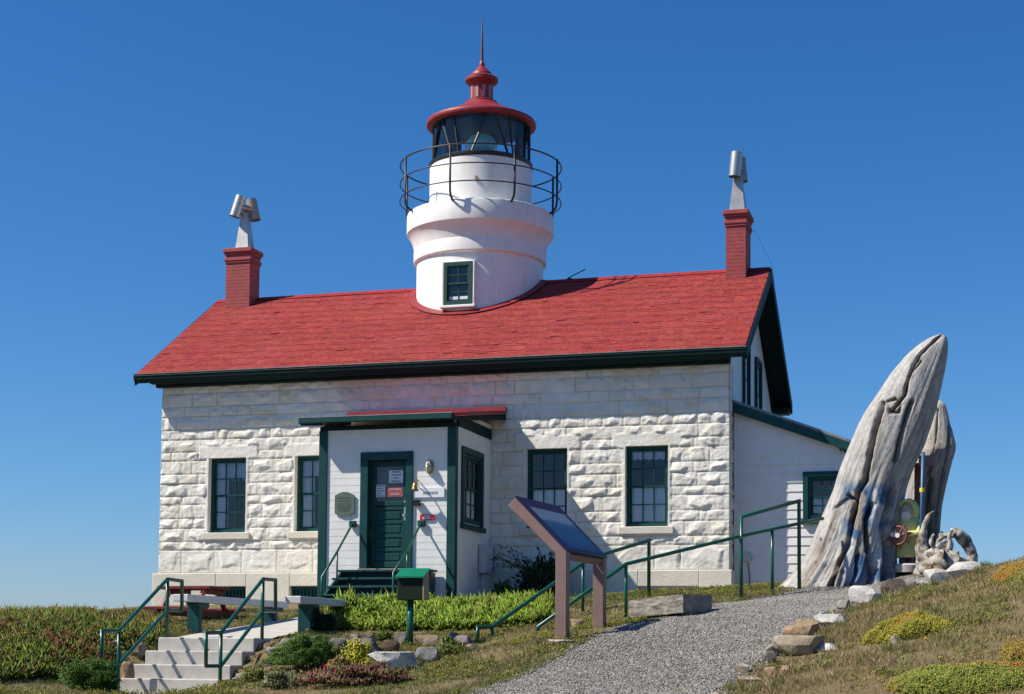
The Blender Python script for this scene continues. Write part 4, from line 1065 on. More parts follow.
slope = (uv+Vector((0, 0, 1))).normalized(); nn = (Vector((0, 0, 1))-uv).normalized()
J0 = Vector((b0.x, b0.y, zj))-uv*hw
def SP(a, s, h): return J0+wv*a+slope*s+nn*h
Ls = .545*1.414+.1
b = MB()
def sbox(b, a0, a1, s0, s1, h0, h1): b.add([SP(a0,s0,h0),SP(a1,s0,h0),SP(a1,s1,h0),SP(a0,s1,h0),SP(a0,s0,h1),SP(a1,s0,h1),SP(a1,s1,h1),SP(a0,s1,h1)], [(0,3,2,1),(4,5,6,7),(0,1,5,4),(1,2,6,5),(2,3,7,6),(3,0,4,7)])
sbox(b, hw, wl-hw, -.02, .05, -.10, -.02); b.build('cross_rail', M['signframe'], sgn, fixn=True)
b = MB(); sbox(b, hw, wl-hw, Ls-.1, Ls-.03, -.10, -.02); b.build('cross_rail', M['signframe'], sgn, fixn=True)
b = MB(); sbox(b, -hw*.9, wl+hw*.9, 0, Ls, .001, .02)
t = NT('sign_border'); t.base((.008, .012, .05)); t.b.inputs['Roughness'].default_value = .4; t.b.inputs['Specular IOR Level'].default_value = .2; M['signborder'] = t.m
pn = b.build('panel', t.m, sgn, fixn=True)
# printed picture: sky, white surf, deep blue sea
t = NT('printed_seascape'); tcn = t.coord(None, 'UV'); sx = t.n('ShaderNodeSeparateXYZ'); t.l(tcn, sx.inputs[0])
nz = t.noise(5, 8, .65, t.coord((3, 1.2, 1), 'UV'), .6)
ad = t.n('ShaderNodeMath', operation='MULTIPLY_ADD'); t.l(nz, ad.inputs[0]); ad.inputs[1].default_value = .35; t.l(sx.outputs['Y'], ad.inputs[2])
c = t.ramp(ad.outputs[0], [(.22, (.005, .03, .13)), (.5, (.003, .085, .18)), (.66, (.005, .07, .17)), (.84, (.01, .11, .22)), (.93, (.20, .27, .33)), (1., (.17, .25, .33))])
t.base(c); t.b.inputs['Roughness'].default_value = .4; t.b.inputs['Specular IOR Level'].default_value = .2
b = MB(); sbox(b, hw*1.2, wl-hw*1.2, .04, Ls-.16, .021, .023)
im = b.build('printed_picture', t.m, pn, fixn=True)
uvl = im.data.uv_layers.new(name='UVMap')
for lp_ in im.data.loops:
    co_ = im.data.vertices[lp_.vertex_index].co+Vector(sgn.location); d_ = co_-J0; uvl.data[lp_.index].uv = (d_.dot(wv)/wl, (d_.dot(slope)-.04)/(Ls-.2))

# pipe handrails on the right
def gpt(px, py, d): return Vector(atD(px, py, d))
def pad(p): return Vector((p.x, p.y, g1(p.x, p.y)-.06))
A = [gpt(477, 640, 20.3), gpt(478, 627, 20.3), gpt(492, 627, 20.5), gpt(583, 563, 22), gpt(604, 554, 22.3), gpt(649, 540.5, 23)]
g = thing('ramp_railing', 'green pipe railing rising from behind the information sign to a square corner post', 'railing', tuple(pad(A[0])), 'green pipe railings along the ramp')
b = MB(); b.tube([pad(A[0])]+A[1:]+[pad(A[-1])], .026, 8); b.build('top_rail', M['pipe'], g, smooth=True)
for q in (A[2], A[3]):
    b = MB(); b.tube([q, pad(q)], .023, 8); b.build('post', M['pipe'], g, smooth=True)
B = [gpt(538, 627, 19.8), gpt(626, 564, 20.5), gpt(741, 536, 22.2), gpt(799, 523.5, 22.9), gpt(823, 518.5, 23.2)]
g = thing('ramp_railing', 'long green pipe railing running past the house corner to the big driftwood log', 'railing', tuple(pad(B[1])), 'green pipe railings along the ramp')
b = MB(); b.tube([B[0]-Vector((0, 0, .05))]+B, .025, 8); b.build('lower_rail', M['pipe'], g, smooth=True)
T1, T2 = gpt(741, 517, 22.2), gpt(799, 501, 22.9)
b = MB(); b.tube([pad(T1), T1, T2, pad(T2)], .027, 8); b.build('top_rail', M['pipe'], g, smooth=True)
m_ = B[2]*.47+B[3]*.53
for q in (B[1], m_):
    b = MB(); b.tube([q, pad(q)], .023, 8); b.build('post', M['pipe'], g, smooth=True)

# ------------------------------------------------------------------ rocks
def rock(name, label, cat, px, py, d, w, h, col, dp=None, seed=0, yaw=0, cuts=4, sub=3, group=None, sink=.25, mossy=None, rough=.16, lift=0.):
    """px,py: pixel of the base centre, d: distance; w,h real width and height in metres"""
    dp = dp or w*.75; rg = random.Random(seed*7+3)
    c = spot(px, d); c.z += lift
    bm = bmesh.new(); bmesh.ops.create_icosphere(bm, subdivisions=sub, radius=1)
    pl = [(Vector((rg.gauss(0, 1), rg.gauss(0, 1), rg.gauss(0, .8))).normalized(), rg.uniform(.45, .8)) for _ in range(cuts+6)]
    pl.append((Vector((0, 0, 1)), rg.uniform(.6, .8)))
    off = Vector((seed*3.1, seed*1.7, seed*.9)); V = []
    for v in bm.verts:
        p = v.co.copy()
        for n, k in pl:
            q = p.dot(n)
            if q > k: p -= n*(q-k)*.98
        p *= 1+rough*(mnoise.fractal(p*1.6+off, 1, 2, 4))*.6
        p += Vector((0, 0, 1))*.05*mnoise.noise(p*5+off)
        V.append(p)
    R3 = Matrix.Rotation(yaw, 3, 'Z')
    mx = max(abs(p.x) for p in V); mz = max(p.z for p in V)-min(p.z for p in V); my = max(abs(p.y) for p in V)
    zmin = min(p.z for p in V); cols = []
    for v, p in zip(bm.verts, V):
        q = Vector((p.x/mx*w/2, p.y/my*dp/2, (p.z-zmin)/mz*h*(1+sink)-h*sink)); v.co = R3 @ q
        n_ = mnoise.fractal(p*2.3+off, 1, 2, 3)*.5+.5
        k = .78+.4*n_; cc = [x*k for x in col]
        if mossy and mnoise.noise(p*1.4+off*2) > .0 and p.z > -.1: cc = list(mossy)
        cols.append(cc)
    me = bpy.data.meshes.new(name); bm.to_mesh(me); bm.free()
    at = me.attributes.new('col', 'FLOAT_COLOR', 'POINT'); at.data.foreach_set('color', np.array([(*c_, 1) for c_ in cols], 'f4').ravel())
    me.polygons.foreach_set('use_smooth', [True]*len(me.polygons)); me.set_sharp_from_angle(angle=.32)
    me.materials.append(M['rock']); o = bpy.data.objects.new(name, me); COL.objects.link(o); o.location = c
    return tag(o, label, cat, group)
TAN, GRY, WHT, DRK, PNK = (.34, .25, .15), (.23, .21, .19), (.62, .60, .55), (.13, .10, .08), (.36, .25, .19)
gp_ = 'rocks edging the right side of the gravel path'
def m2(px, d): return px*d/F0
rr_ = [ # label, px, py, d, wpx, hpx, col
 ('broad flat tan slab at the foot of the stacked path-edge rocks', 803, 663, 14.9, 56, 15, (.36,.30,.21), .35),
 ('blocky tan rock lying on the flat slab beside the path', 800, 645, 15.25, 36, 13, (.40,.27,.16), .3, .09),
 ('pointed tan rock topping the stacked rocks beside the path', 806, 632, 15.75, 24, 9, (.38,.28,.16), .3, .13),
 ('grey rock at the left end of the stacked path-edge rocks', 789, 640, 15.9, 14, 14, GRY, .3),
 ('flat white rock lying in grass just right of the stacked rocks', 826, 659, 14.8, 28, 6, WHT, .1),
 ('small tan rock lying lowest on the bank by the path', 770, 676, 13.7, 13, 9, (.42,.29,.17), .2),
 ('small pinkish rock beside the lowest tan rock on the bank', 786, 674, 13.8, 14, 7, PNK, .2),
 ('long thin white rock slanting up the path edge above the stacked rocks', 832, 626, 17.2, 32, 9, WHT, .15),
 ('small grey rock above the long thin white rock', 845, 614, 18.4, 16, 9, (.33,.31,.27), .2),
 ('white jagged rock with a dark shaded side on the path edge', 868, 606, 19.0, 34, 15, WHT, .25),
 ('dark brown blocky rock on the path edge below the driftwood', 893, 597, 19.8, 30, 15, DRK, .3),
 ('small dark rock right of the dark brown blocky rock', 912, 592, 20.3, 14, 9, (.18,.15,.12), .2),
 ('big rounded white rock near the top of the path edge', 937, 586, 20.8, 32, 14, WHT, .25),
 ('long white rock slanting against the sky at the bank top', 967, 578, 20.6, 34, 16, WHT, .3),
 ('grey flat rock between dark block and rounded white rock', 921, 587, 21.0, 18, 6, (.4,.39,.37), .2)]
for i, (lb, px, py, d, wp, hp, cl, sk, *lf) in enumerate(rr_):
    rock('rock', lb, 'rock', px, py, d, m2(wp, d)*1.15, m2(hp, d)*1.2, cl, None, i+1, random.uniform(-.4, .4), group=gp_, sink=sk, lift=lf[0] if lf else 0.)
er_ = edge(PR, 60); ri_ = random.Random(12)
for i in range(19, 58, 2):
    p_ = er_[i]+np.array([ri_.uniform(-.06, .14), ri_.uniform(-.1, .1)]); u_, v_, dd_ = pix((p_[0], p_[1], g1(p_[0], p_[1])))
    cl_ = ri_.choice([(.50, .47, .42), (.38, .34, .28), (.44, .36, .27), (.58, .56, .52), (.27, .24, .2)])
    rock('rock', 'small pale stone in the row along the right edge of the gravel path', 'rock', u_, v_, dd_, ri_.uniform(.09, .24), ri_.uniform(.05, .11), cl_, None, 120+i, ri_.uniform(-1, 1), group='small stones lining the path edge', sub=2)
gp_ = 'rocks edging the lawn terrace'
rr2 = [('large pale grey boulder lying right of the yellow flowers', 396, 681, 17.5, 56, 20, (.60,.58,.54), .2),
 ('dark grey boulder leaning on the right of the pale boulder', 430, 673, 17.8, 31, 15, (.24,.23,.22), .2),
 ('flat tan slab rock right of the green post box post', 427, 641, 20.0, 26, 12, (.36,.28,.19), .2),
 ('dark brown rock right below the flat tan slab rock', 440, 646, 19.7, 22, 10, (.17,.12,.09), .2),
 ('grey rock at the right end of the terrace rocks', 464, 644, 19.8, 22, 13, GRY, .2),
 ('rounded grey rock just left of the terrace end rock', 451, 638, 20.2, 16, 11, (.28,.26,.24), .2),
 ('low tan rock in grass before the pipe railing foot', 471, 655, 19.0, 18, 8, (.42,.33,.22), .2),
 ('grey rock just left of the green post box post', 402, 641, 20.1, 18, 13, (.29,.25,.2), .2),
 ('brown earthy rock between post box and yellow flowers', 388, 652, 19.3, 26, 14, (.15,.10,.07), .2),
 ('large dark grey rock behind the yellow flowers', 363, 653, 19.2, 34, 17, (.22,.19,.17), .2),
 ('upright tan wedge rock behind the large dark grey rock', 368, 641, 20.0, 16, 13, (.40,.30,.2), .2),
 ('slanting grey rock left of the upright tan wedge rock', 356, 643, 19.8, 14, 12, (.3,.27,.23), .2),
 ('grey rock at the middle of the terrace edge above the green bush', 339, 649, 19.5, 20, 12, (.25,.23,.21), .2),
 ('small tan rock between two grey terrace rocks', 321, 645, 19.7, 9, 8, (.45,.34,.22), .2),
 ('brown rock in terrace edge left of small tan rock', 311, 644, 19.8, 18, 9, (.25,.19,.15), .2),
 ('pale rock in terrace edge above the green bush top', 301, 646, 19.7, 12, 6, (.48,.46,.43), .2),
 ('slanting grey rock beside the right railing top', 288, 647, 19.7, 24, 11, (.27,.25,.23), .2),
 ('pale grey rock touching the top concrete step', 272, 652, 19.6, 15, 8, (.42,.40,.37), .2),
 ('flat dark rock wedged beside the second concrete step', 270, 661, 19.2, 18, 6, (.24,.2,.16), .2),
 ('brown flat rock beside the third concrete step', 266, 673, 18.7, 20, 7, (.29,.21,.14), .2),
 ('thin tan slab beside the lowest concrete step', 249, 684, 18.4, 28, 7, (.38,.29,.2), .2),
 ('grey stone below the thin tan slab by the steps', 243, 694, 18.1, 20, 8, (.27,.25,.22), .2),
 ('tan boulder at the left edge of the concrete steps', 127, 679, 19.6, 18, 22, (.36,.25,.15), .2),
 ('grey-brown rock behind the tan boulder left of the steps', 140, 665, 20.2, 15, 14, (.30,.25,.2), .2),
 ('flat pale rock under the left railing end', 115, 663, 20.4, 18, 7, (.40,.34,.26), .2)]
for i, (lb, px, py, d, wp, hp, cl, sk) in enumerate(rr2):
    rock('rock', lb, 'rock', px, py, d, m2(wp, d)*.98, m2(hp, d)*.95, cl, None, i+31, random.uniform(-.3, .3), group=gp_, sink=sk)
rock('rock', 'rounded tan rock between the two information sign posts', 'rock', 576, 628, 19.6, .2, .13, (.42, .30, .18), seed=80)
rock('paving_stone', 'pale pink stone at the foot of the nearer sign post', 'stone', 559, 640, 17.3, .34, .045, (.55, .42, .36), seed=81, sink=.4)
rock('paving_stone', 'orange brick-coloured stone at the right of the sign foot', 'stone', 583, 638, 17.6, .22, .03, (.50, .22, .10), seed=82, sink=.4)
rock('rock', 'grey rock buried low in the bank beside the yellow-orange mound', 'rock', 893, 658, 14.2, .10, .09, (.36, .31, .24), seed=83)
rock('rock', 'brownish rock among yellow succulents in the lower right corner', 'rock', 972, 694, 11.9, .20, .08, (.33, .27, .21), seed=84)
rock('rock', 'grey slab rock at the right frame edge in the succulents', 'rock', 1000, 684, 12.1, .28, .08, (.30, .25, .21), seed=85)

# stone slab seat
c = Vector(atD(683, 612.5, 19.3)); th = R_(-22); fx = Vector((math.cos(th), math.sin(th), 0)); fy = Vector((-math.sin(th), math.cos(th), 0))
Lf, Lr, Hh = .78, .66, .22
tilt = .075
b = MB(); n = 14
bm = bmesh.new(); bmesh.ops.create_cube(bm, size=1); bmesh.ops.subdivide_edges(bm, edges=bm.edges, cuts=12, use_grid_fill=True)
cols = []
for v in bm.verts:
    q = v.co; nn_ = mnoise.fractal(Vector((q.x*6, q.y*6, q.z*3)), 1, 2, 4)
    a = (q.x-.5)*Lf; r = (q.y+.5)*Lr; z = (q.z+.5)*Hh
    P_ = c+fx*a+fy*r+Vector((0, 0, z+a*tilt+r*.02)); P_ += (fx*q.x+fy*q.y+Vector((0, 0, q.z*.4)))*.035*nn_*.7
    v.co = P_-c; cols.append((.33*(1+nn_*.3), .30*(1+nn_*.3), .25*(1+nn_*.26)))
me = bpy.data.meshes.new('slab'); bm.to_mesh(me); bm.free(); at = me.attributes.new('col', 'FLOAT_COLOR', 'POINT'); at.data.foreach_set('color', np.array([(*c_, 1) for c_ in cols], 'f4').ravel())
me.materials.append(M['rock'])
g = thing('stone_bench', 'low rough grey stone slab bench beside the gravel path', 'stone bench', tuple(c))
o = bpy.data.objects.new('slab', me); COL.objects.link(o); o.parent = g
for a, r in ((-.55, .2), (-.1, .3)):
    b = MB(); q = c+fx*a+fy*r; b.obox((q.x, q.y, q.z-.10+a*tilt), fx*.08, fy*.12, (0, 0, .12)); b.build('support_block', M['concrete'], g, bevel=.01)

# ------------------------------------------------------------------ driftwood
def log(name, label, cat, rowsx, Yb, ratio, seed, cracks, paintbox=None, lean=0., nA=220, nT=200, root=.0):
    rowsx = np.array(rowsx, float); yy = rowsx[:, 0]
    ts = np.linspace(0, 1, nT); y_ = yy[0]+(yy[-1]-yy[0])*ts**1.15
    l = np.interp(y_, yy, rowsx[:, 1]); r = np.interp(y_, yy, rowsx[:, 2])
    for _ in range(3): l[1:-1] = (l[:-2]+2*l[1:-1]+l[2:])/4; r[1:-1] = (r[:-2]+2*r[1:-1]+r[2:])/4
    TH = np.linspace(0, 2*PI, nA, endpoint=False)
    Vv = np.zeros((nT, nA, 3)); Cc = np.zeros((nT, nA, 3))
    for i in range(nT):
        Y0 = Yb+lean*(1-i/nT)
        a = atY(l[i], y_[i], Y0); q = atY(r[i], y_[i], Y0)
        c = (a+q)/2; rx = (q[0]-a[0])/2; ry = max(rx*ratio, .02)
        tt = i/(nT-1)
        rib = (vn(TH*3.2+seed, np.full(nA, tt*2.2), seed)+vn((2*PI-TH)*3.2+seed, np.full(nA, tt*2.2), seed))*.5
        g5 = vn(np.cos(TH)*5+8+seed, np.sin(TH)*5+8+tt*2.5, seed+2); g12 = vn(np.cos(TH)*12+30, np.sin(TH)*12+30+tt*4, seed+5); g25 = vn(np.cos(TH)*26+60, np.sin(TH)*26+60+tt*7, seed+6)
        amp = .35+1.2*sstep(.42, .95, tt)
        g50 = vn(np.cos(TH)*48+90, np.sin(TH)*48+90+tt*16, seed+8); rg_ = 1-np.abs(2*g12-1)
        f = 1+amp*(.17*(g5-.5)+.06*(g12-.5)-.08*(rg_-.5)*sstep(.5, .9, tt)+.03*(g25-.5)-.016*(np.abs(2*g50-1)<.2))
        lob = sstep(.78, 1., tt)*root; f = f*(1+lob*(vn(np.cos(TH)*2.6+3, np.sin(TH)*2.6+3, seed+9)-.35))
        # keep the silhouette where |cos| is near 1
        e = np.abs(np.cos(TH))**6*.7*(1-lob); f = f*(1-e)+(1+.02*(g12-.5))*e
        Vv[i, :, 0] = c[0]+rx*np.cos(TH)*f; Vv[i, :, 1] = c[1]+ry*np.sin(TH)*f; Vv[i, :, 2] = c[2]
        base = np.array([.54, .525, .495]); br = np.array([.27, .215, .165])
        k = np.clip(sstep(.42, .66, g5*.5+g12*.5)*.75*(.15+tt), 0, 1)[:, None]
        Cc[i] = base*(1-k)+br*k
        Cc[i] *= (.70+.32*g25+.22*g50)[:, None]; Cc[i] *= np.where(np.abs(2*g50-1) < .12, .62, 1.)[:, None]
    # carved cracks : facing the viewer's side
    d = Vv.reshape(-1, 3)-CAM; z = d@CF; sx = (512+F0*(d@CR)/z).reshape(nT, nA); sy = (347+SHY-F0*(d@CU)/z).reshape(nT, nA)
    front = np.sin(TH)[None] < .25
    for pts, wd, dep, dk in cracks:
        best = np.full((nT, nA), 1e9)
        for (xa, ya), (xb, yb) in zip(pts, pts[1:]):
            L2 = (xb-xa)**2+(yb-ya)**2; u = np.clip(((sx-xa)*(xb-xa)+(sy-ya)*(yb-ya))/L2, 0, 1)
            best = np.minimum(best, np.hypot(sx-xa-u*(xb-xa), sy-ya-u*(yb-ya)))
        best = best+2.2*(fbm(sx*.12, sy*.12, 40)-.5)
        w_ = np.clip(1-best/wd, 0, 1)*front; w_ = w_*w_*(3-2*w_)
        cen = Vv.mean(1, keepdims=True); dirn = cen-Vv; dirn[..., 2] = 0; ln = np.linalg.norm(dirn, axis=-1, keepdims=True)+1e-6
        Vv += dirn/ln*(np.minimum(dep, ln[..., 0]*.5)*w_)[..., None]
        wb = np.clip(1-best/(wd*3.2), 0, 1)[..., None]*front[..., None]*.45*dk*sstep(380, 470, sy)[..., None]; Cc = Cc*(1-wb)+np.array([.24, .18, .125])*wb
        Cc = Cc*(1-(w_*dk)[..., None])+np.array([.11, .075, .05])*(w_*dk)[..., None]
    if paintbox:
        x0, x1, y0, y1 = paintbox
        nn_ = fbm(sx*.055, sy*.035, 51, 4); edge_ = sstep(0, 14, np.minimum(np.minimum(sx-x0, x1-sx), np.minimum(sy-y0, y1-sy)))
        k = (sstep(.46, .49, nn_+.10*(fbm(sx*.3, sy*.12, 77)-.5))*edge_*front*.85)[..., None]
        Cc = Cc*(1-k)+np.array([.025, .12, .26])*k
        k = (sstep(.60, .66, fbm(sx*.07+9, sy*.03, 61, 4))*edge_*front*.8)[..., None]; Cc = Cc*(1-k)+np.array([.62, .62, .62])*k
    top = Vv[0].mean(0); bot = Vv[-1].mean(0); top[2] += .015
    V = np.vstack([Vv.reshape(-1, 3), [top, bot]]); Cf = np.vstack([Cc.reshape(-1, 3), [Cc[0, 0], Cc[-1, 0]]])
    ii = np.arange(nT-1)[:, None]*nA+np.arange(nA)[None]; jj = np.arange(nT-1)[:, None]*nA+((np.arange(nA)+1) % nA)[None]
    Q = np.stack([ii+nA, jj+nA, jj, ii], -1).reshape(-1, 4)
    T = np.array([(len(V)-2, a_, (a_+1) % nA) for a_ in range(nA)])
    org = np.array([bot[0], bot[1], bot[2]])
    o = np_mesh(name, V-org, np.concatenate([Q.ravel(), T.ravel()]), np.concatenate([np.full(len(Q), 4), np.full(len(T), 3)]), M['driftwood'], Cf, smooth=True)
    o.location = org
    return tag(o, label, cat)
log('driftwood_log', 'huge leaning whale-shaped grey driftwood log with blue paint patches at its foot', 'driftwood',
    [(334.5,938,943),(336,933,946),(338,928.5,947),(343,920,948),(350,911,948),(357,904,947.5),(372,891,945),(390,879,941),(412,864,936),(424,858,932),(445,849,925),(470,839,913),(490,833,906),(516,822,901),(540,813,898),(555,807,896),(568,799,896),(578,791,897),(586,783,900),(594,777,903),(604,774,906)],
    -5.2, .72, 2, [
    ([(942, 335), (930, 345), (921, 353), (913, 366), (908, 380), (905, 395), (898, 404), (892, 410)], 2.6, .10, .85),
    ([(921, 362), (913, 372)], 1.6, .05, .7),
    ([(882, 404), (876, 425), (870, 450), (866, 480), (858, 492), (852, 520)], 4.2, .13, .8),
    ([(912, 402), (906, 418), (899, 445), (896, 460)], 3.4, .10, .7),
    ([(886, 402), (895, 399), (901, 405), (899, 412), (890, 412), (886, 404)], 2.0, .06, .8),
    ([(848, 496), (857, 503), (852, 520), (848, 545), (838, 565), (830, 588)], 3.4, .16, .85),
    ([(872, 505), (866, 520), (868, 545), (872, 575), (870, 592)], 4.0, .2, .85),
    ([(893, 492), (886, 520), (888, 560), (886, 592)], 5.5, .28, .75),
    ([(858, 555), (856, 575), (850, 592)], 3.0, .16, .8),
    ([(820, 540), (812, 565), (800, 585)], 2.0, .06, .6), ([(835, 508), (845, 500), (853, 498)], 1.6, .05, .6)],
    (836, 899, 478, 588), .1, root=.17)
log('driftwood_stump', 'narrow upright driftwood slab standing behind the leaning log', 'driftwood',
    [(401,937,941),(403,934.5,944),(406,932,946),(416,931,948.5),(425,927,951),(435,923.5,953.5),(445,920,956),(452,917,955.5),(460,914.5,953),(475,910,949),(490,907,945.5),(508,905,942),(530,903,940.5),(545,902,940),(565,900,942),(578,898,945)],
    -4.3, .8, 5, [([(938, 410), (936, 440), (930, 470), (926, 500)], 1.6, .04, .5), ([(950, 420), (949, 445), (942, 480), (936, 520), (934, 560)], 1.8, .06, .7), ([(931, 480), (928, 520), (929, 560)], 4.5, .12, .55)], None, 0, 140, 140, root=.1)
# loose root pieces
def taper(b, pts, seed, jit=.15, n=22, col=(.50, .465, .41), steps=12):
    P = [Vector(p[:3]) for p in pts]; Rr = [p[3] for p in pts]; QQ = []; RQ = []
    for i in range(len(P)-1):
        p0 = P[max(i-1, 0)]; p1 = P[i]; p2 = P[i+1]; p3 = P[min(i+2, len(P)-1)]
        for k in range(steps):
            t = k/steps; QQ.append(.5*((2*p1)+(p2-p0)*t+(2*p0-5*p1+4*p2-p3)*t*t+(3*p1-p0-3*p2+p3)*t**3)); RQ.append(Rr[i]*(1-t)+Rr[i+1]*t)
    QQ.append(P[-1]); RQ.append(Rr[-1]); k0 = len(b.v); b.cur = col; b.tube(QQ, RQ, n)
    for i in range(k0, len(b.v)):
        v = Vector(b.v[i]); q = mnoise.fractal(v*11+Vector((seed, 0, 0)), 1, 2, 4); w = mnoise.noise_vector(v*6+Vector((seed, 3, 1)))+mnoise.noise_vector(v*15+Vector((seed, 5, 1)))*.55+mnoise.noise_vector(v*34+Vector((seed, 5, 1)))*.22
        ring = min((i-k0)//n, len(RQ)-1); b.v[i] = tuple(v+w*RQ[ring]*jit*2.2)
        k = .82+.6*q; b.c[i] = tuple(max(.03, c_*k*(1 if q > -.18 else m_)) for c_, m_ in zip(col, (.62, .5, .38)))
def rp(x, y, d, r): v = atD(x, y, d); return (v[0], v[1], v[2], r)
b = MB()
taper(b, [rp(926, 577, 22.6, .16), rp(924, 560, 22.6, .12), rp(922, 543, 22.6, .07), rp(924, 527, 22.6, .045), rp(928, 517, 22.6, .03), rp(934, 511.5, 22.6, .014)], 1)
taper(b, [rp(922, 570, 22.5, .13), rp(936, 562, 22.4, .17), rp(948, 562, 22.4, .16), rp(958, 570, 22.4, .12)], 2, .28)
taper(b, [rp(946, 568, 22.5, .14), rp(943, 552, 22.6, .10), rp(942, 540, 22.6, .085), rp(946, 532, 22.6, .06)], 3, .3)
taper(b, [rp(950, 570, 22.4, .10), rp(955, 560, 22.4, .06), rp(958, 551, 22.4, .02)], 4, .2, col=(.40, .32, .22))
taper(b, [rp(936, 566, 22.3, .08), rp(941, 572, 22.2, .06), rp(938, 580, 22.2, .04)], 5, .2, col=(.36, .27, .18))
taper(b, [rp(938, 566, 22.4, .05), rp(935, 552, 22.4, .04), rp(931, 541, 22.4, .028), rp(934, 534, 22.4, .012)], 11, .2, 14)
taper(b, [rp(947, 556, 22.5, .05), rp(950, 545, 22.5, .035), rp(949, 536, 22.5, .03), rp(953, 530, 22.5, .012)], 12, .25, 14)
taper(b, [rp(928, 568, 22.3, .07), rp(934, 575, 22.2, .05), rp(930, 582, 22.15, .03)], 13, .25, 14, (.30, .22, .14))
o = b.build('driftwood_root', M['driftwood'], None, smooth=True); tag(o, 'gnarled driftwood root with a curved spike beside the carved fisherman', 'driftwood')
b = MB()
taper(b, [rp(951, 534, 23.2, .07), rp(957, 533.5, 23.2, .085), rp(964, 540, 23.2, .085), rp(970, 550, 23.2, .08), rp(973, 561, 23.2, .075), rp(971, 574, 23.2, .06)], 6, .1, 14, (.60, .57, .52))
taper(b, [rp(953, 563, 23.2, .06), rp(961, 561, 23.2, .07), rp(971, 567, 23.2, .06)], 7, .12, 12, (.56, .53, .48))
o = b.build('driftwood_arc', M['driftwood'], None, smooth=True); tag(o, 'pale arched driftwood bone-like piece at the right of the root', 'driftwood')
# wooden post with a short crosspiece, blue pole
c = spot(918, 23.6); zt = atD(916, 462, 23.6)[2]
g = thing('wooden_post', 'rust brown wooden post with a short crosspiece behind the carved fisherman', 'post', tuple(c))
b = MB(); tp = Vector(atD(917.5, 462, 23.6)); b.prism([(c.x-.05, c.y-.05, c.z-.1), (c.x+.05, c.y-.05, c.z-.1), (c.x+.05, c.y+.05, c.z-.1), (c.x-.05, c.y+.05, c.z-.1)], (tp.x-c.x, 0, tp.z-c.z+.1)); b.build('upright', M['wheel'], g, bevel=.006, fixn=True)
q = Vector(atD(928, 461, 23.5)); b = MB(); b.box((q.x-.13, q.y-.05, q.z-.08), (q.x+.09, q.y+.06, q.z+.08)); b.build('crosspiece', M['signframe'], g, bevel=.008)
c = spot(920.5, 22.9); tp = Vector(atD(923.2, 452, 22.9))
g = thing('blue_pole', 'thin blue pole standing right of the carved fisherman', 'pole', tuple(c))
b = MB(); b.tube([c-Vector((0, 0, .05)), tp], .026, 8); b.build('shaft', M['blue'], g, smooth=True)
q = Vector(atD(922, 490, 22.85)); b = MB(); b.tube([q-Vector((0, 0, .03)), q+Vector((0, 0, .03))], .034, 10); b.build('band', M['petal'], g)

# carved fisherman statue
c = spot(909, 23.3); zb = atD(907, 563, 23)[2]; zt = atD(907, 495.5, 23)[2]; Hs = zt-zb; c.z = zb
st_ = thing('fisherman_statue', 'small carved fisherman in yellow raincoat holding a ship\'s wheel', 'statue', (c.x, c.y, zb))
def loft(b, secs, n=28):
    vs = []; fs = []
    for (z, ox, oy, rx, ry) in secs:
        for i in range(n):
            a = 2*PI*i/n; vs.append((c.x+ox+rx*math.cos(a), c.y+oy+ry*math.sin(a), zb+z*Hs))
    for j in range(len(secs)-1):
        for i in range(n): fs.append((j*n+i, j*n+(i+1) % n, (j+1)*n+(i+1) % n, (j+1)*n+i))
    fs.append(tuple(range(n))[::-1]); fs.append(tuple((len(secs)-1)*n+i for i in range(n))); b.add(vs, fs)
b = MB(); loft(b, [(.10, 0, 0, .185, .15), (.13, 0, 0, .19, .155), (.3, 0, 0, .175, .145), (.45, 0, 0, .165, .14), (.60, .0, 0, .18, .14), (.68, 0, .01, .165, .13), (.72, 0, .02, .11, .10)])
loft(b, [(.66, .01, .03, .13, .12), (.72, .01, .03, .135, .125), (.80, .015, .04, .145, .12), (.88, .015, .04, .14, .115), (.95, .015, .04, .105, .09), (1.0, .01, .03, .03, .03)])
body = b.build('raincoat', M['yellow'], st_, smooth=True)
b = MB(); ellipsoid(b, (c.x-.02, c.y-.065, zb+.80*Hs), (.085, .07, .105), 20, 14)
b.tube([(c.x-.03, c.y-.13, zb+.815*Hs), (c.x-.035, c.y-.155, zb+.79*Hs)], [.012, .02], 8)
for s in (-1, 1): ellipsoid(b, (c.x-.02+s*.035-.005, c.y-.128, zb+.825*Hs), (.012, .008, .008), 8, 6)
hd = b.build('face', M['face'], st_, smooth=True)
b = MB(); ellipsoid(b, (c.x-.025, c.y-.10, zb+.735*Hs), (.075, .055, .085), 16, 10); ellipsoid(b, (c.x-.025, c.y-.135, zb+.78*Hs), (.045, .02, .012), 12, 6); b.build('beard', M['beard'], hd, smooth=True)
b = MB(); vs = []
for i in range(21):
    a = 2*PI*i/20
b.tube([(c.x-.01+.115*math.cos(2*PI*i/24), c.y-.07-.03*math.sin(2*PI*i/24), zb+.80*Hs+.155*math.sin(2*PI*i/24)) for i in range(24)], .022, 8, closed=True); b.build('hood_brim', M['yellow'], st_, smooth=True)
wc = Vector((c.x-.13, c.y-.25, zb+.42*Hs))
